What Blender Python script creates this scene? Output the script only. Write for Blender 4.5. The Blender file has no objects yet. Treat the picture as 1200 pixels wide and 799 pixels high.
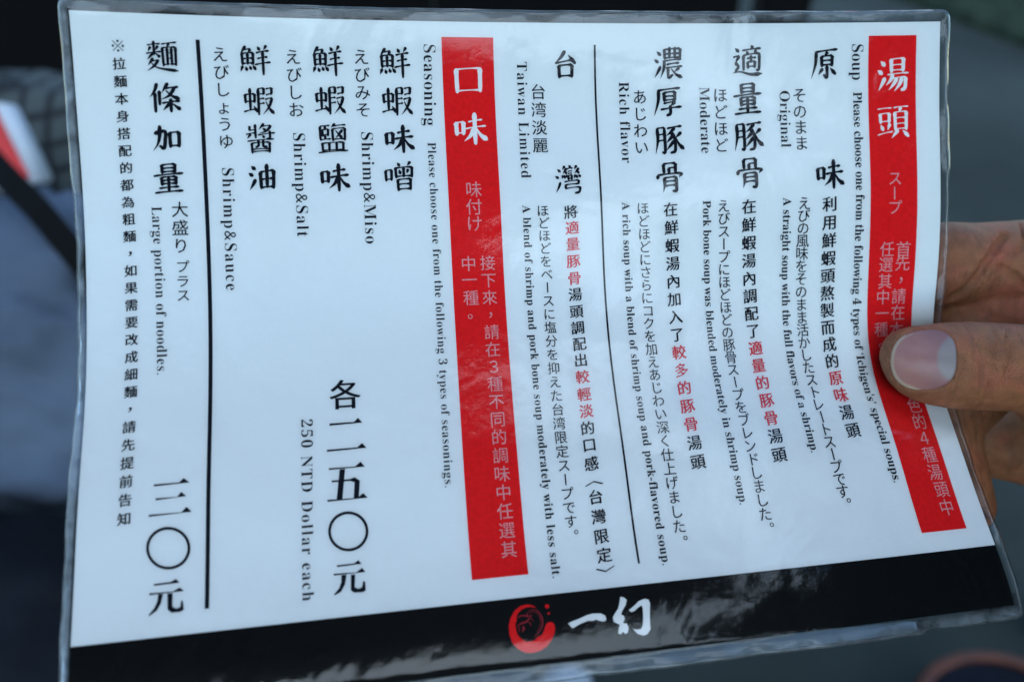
import bpy, bmesh, math, random, json
import numpy as np
from mathutils import Vector, Matrix
from mathutils.geometry import tessellate_polygon
random.seed(4)
sc = bpy.context.scene
# ------------------------------------------------------------------ camera
CAM = Vector((0.0, 0.0, 1.45)); PITCH = math.radians(40)
cd = bpy.data.cameras.new('camera'); cam = bpy.data.objects.new('camera', cd); sc.collection.objects.link(cam)
cam.location = CAM; cam.rotation_euler = (math.pi/2 - PITCH, 0, 0)
cd.sensor_width = 36; cd.lens = 27; cd.clip_start = 0.01; cd.clip_end = 500
cd.dof.use_dof = True; cd.dof.focus_distance = 0.228; cd.dof.aperture_fstop = 6.0; cd.dof.aperture_blades = 7
sc.camera = cam
# ------------------------------------------------------------------ daylight, overcast
SUN_EL, SUN_AZ = math.radians(52), math.radians(172)
w = bpy.data.worlds.new('World'); sc.world = w; w.use_nodes = True
nt = w.node_tree; bg = nt.nodes['Background']
sky = nt.nodes.new('ShaderNodeTexSky'); sky.sky_type = 'NISHITA'; sky.sun_disc = False
sky.sun_elevation = SUN_EL; sky.sun_rotation = SUN_AZ; sky.dust_density = 0.4; sky.air_density = 1.0
nt.links.new(sky.outputs[0], bg.inputs[0]); bg.inputs[1].default_value = 0.15
sd = bpy.data.lights.new('sun', 'SUN'); sd.energy = 0.75; sd.angle = math.radians(70); sd.color = (1.0, .985, .96)
sun = bpy.data.objects.new('sun', sd); sc.collection.objects.link(sun)
sdir = Vector((math.sin(SUN_AZ)*math.cos(SUN_EL), math.cos(SUN_AZ)*math.cos(SUN_EL), math.sin(SUN_EL)))
sun.rotation_euler = sdir.to_track_quat('Z', 'Y').to_euler(); sun.location = (0, 0, 4)
sc.view_settings.view_transform = 'Standard'; sc.view_settings.look = 'None'
sc.view_settings.exposure = 1.32; sc.view_settings.gamma = 1.0
sc.view_settings.use_white_balance = True; sc.view_settings.white_balance_temperature = 6020; sc.view_settings.white_balance_tint = -3
sc.cycles.max_bounces = 8; sc.cycles.transparent_max_bounces = 12

# ------------------------------------------------------------------ helpers
ROT = cam.rotation_euler.to_matrix()
def W(px, py, d):                       # a point seen from the camera, d metres along its axis
    return CAM + ROT @ Vector(((px-600)/900*d, -(py-399.5)/900*d, -d))
def link(name, me, parent=None, mat=None, smooth=True):
    o = bpy.data.objects.new(name, me); sc.collection.objects.link(o)
    if mat and not me.materials: me.materials.append(mat)
    if smooth and len(me.polygons): me.polygons.foreach_set('use_smooth', [True]*len(me.polygons))
    if parent: o.parent = parent; o.matrix_parent_inverse = Matrix.Identity(4)
    return o
def tag(o, label=None, cat=None, group=None, kind=None):
    for k, v in (('label', label), ('category', cat), ('group', group), ('kind', kind)):
        if v: o[k] = v
    return o
def empty(name, loc, label, cat):
    o = bpy.data.objects.new(name, None); o.empty_display_size = .05; sc.collection.objects.link(o); o.location = loc
    return tag(o, label, cat)
def mesh(name, vs, fs):
    me = bpy.data.meshes.new(name); me.from_pydata([tuple(map(float, v)) for v in vs], [], [tuple(int(i) for i in f) for f in fs]); me.update(); return me
def box_me(name, c, s, bev=0.0, rz=0):
    bm = bmesh.new(); bmesh.ops.create_cube(bm, size=1)
    bmesh.ops.scale(bm, vec=s, verts=bm.verts)
    if bev: bmesh.ops.bevel(bm, geom=bm.edges[:], offset=bev, segments=2, affect='EDGES')
    bmesh.ops.rotate(bm, cent=(0,0,0), matrix=Matrix.Rotation(rz, 3, 'Z'), verts=bm.verts)
    bmesh.ops.translate(bm, vec=c, verts=bm.verts)
    me = bpy.data.meshes.new(name); bm.to_mesh(me); bm.free(); return me
class N:                                # small node helper
    def __init__(s, name):
        s.m = bpy.data.materials.new(name); s.m.use_nodes = True; s.t = s.m.node_tree
        s.b = s.t.nodes['Principled BSDF']; s.o = s.t.nodes['Material Output']
    def n(s, typ, **k):
        x = s.t.nodes.new(typ)
        for a, v in k.items():
            if a.startswith('i_'):
                key = a[2:]; x.inputs[int(key) if key.isdigit() else key.replace('_', ' ')].default_value = v
            else: setattr(x, a, v)
        return x
    def l(s, a, b): s.t.links.new(a, b)
    def noise(s, scale, detail=4, rough=.55, co=None, dist=0):
        x = s.n('ShaderNodeTexNoise', i_Scale=scale, i_Detail=detail, i_Roughness=rough, i_Distortion=dist)
        if co is None: co = s.n('ShaderNodeTexCoord').outputs['Object']
        s.l(co, x.inputs['Vector']); return x.outputs['Fac']
    def ramp(s, fac, stops):
        r = s.n('ShaderNodeValToRGB'); e = r.color_ramp.elements
        while len(e) < len(stops): e.new(.5)
        for i, (p, c) in enumerate(stops):
            e[i].position = p; e[i].color = (c, c, c, 1) if isinstance(c, (int, float)) else tuple(c)+(1,)
        s.l(fac, r.inputs[0]); return r.outputs[0]
    def bump(s, h, dist, strength=1, prev=None):
        b = s.n('ShaderNodeBump', i_Strength=strength, i_Distance=dist); s.l(h, b.inputs['Height'])
        if prev: s.l(prev, b.inputs['Normal'])
        return b.outputs[0]
def simple(name, col, rough=.6, var=.25, scale=60, bump=0.0, **kw):
    g = N(name); f = g.noise(scale)
    c0 = tuple(c*(1-var) for c in col); c1 = tuple(min(1, c*(1+var)) for c in col)
    g.l(g.ramp(f, [(.3, c0), (.7, c1)]), g.b.inputs['Base Color']); g.b.inputs['Roughness'].default_value = rough; g.b.inputs['Specular IOR Level'].default_value = .12 if max(col) < .06 else .4
    if bump: g.l(g.bump(f, bump), g.b.inputs['Normal'])
    for k, v in kw.items(): g.b.inputs[k.replace('_', ' ')].default_value = v
    return g.m
CURL = 1.0
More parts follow.
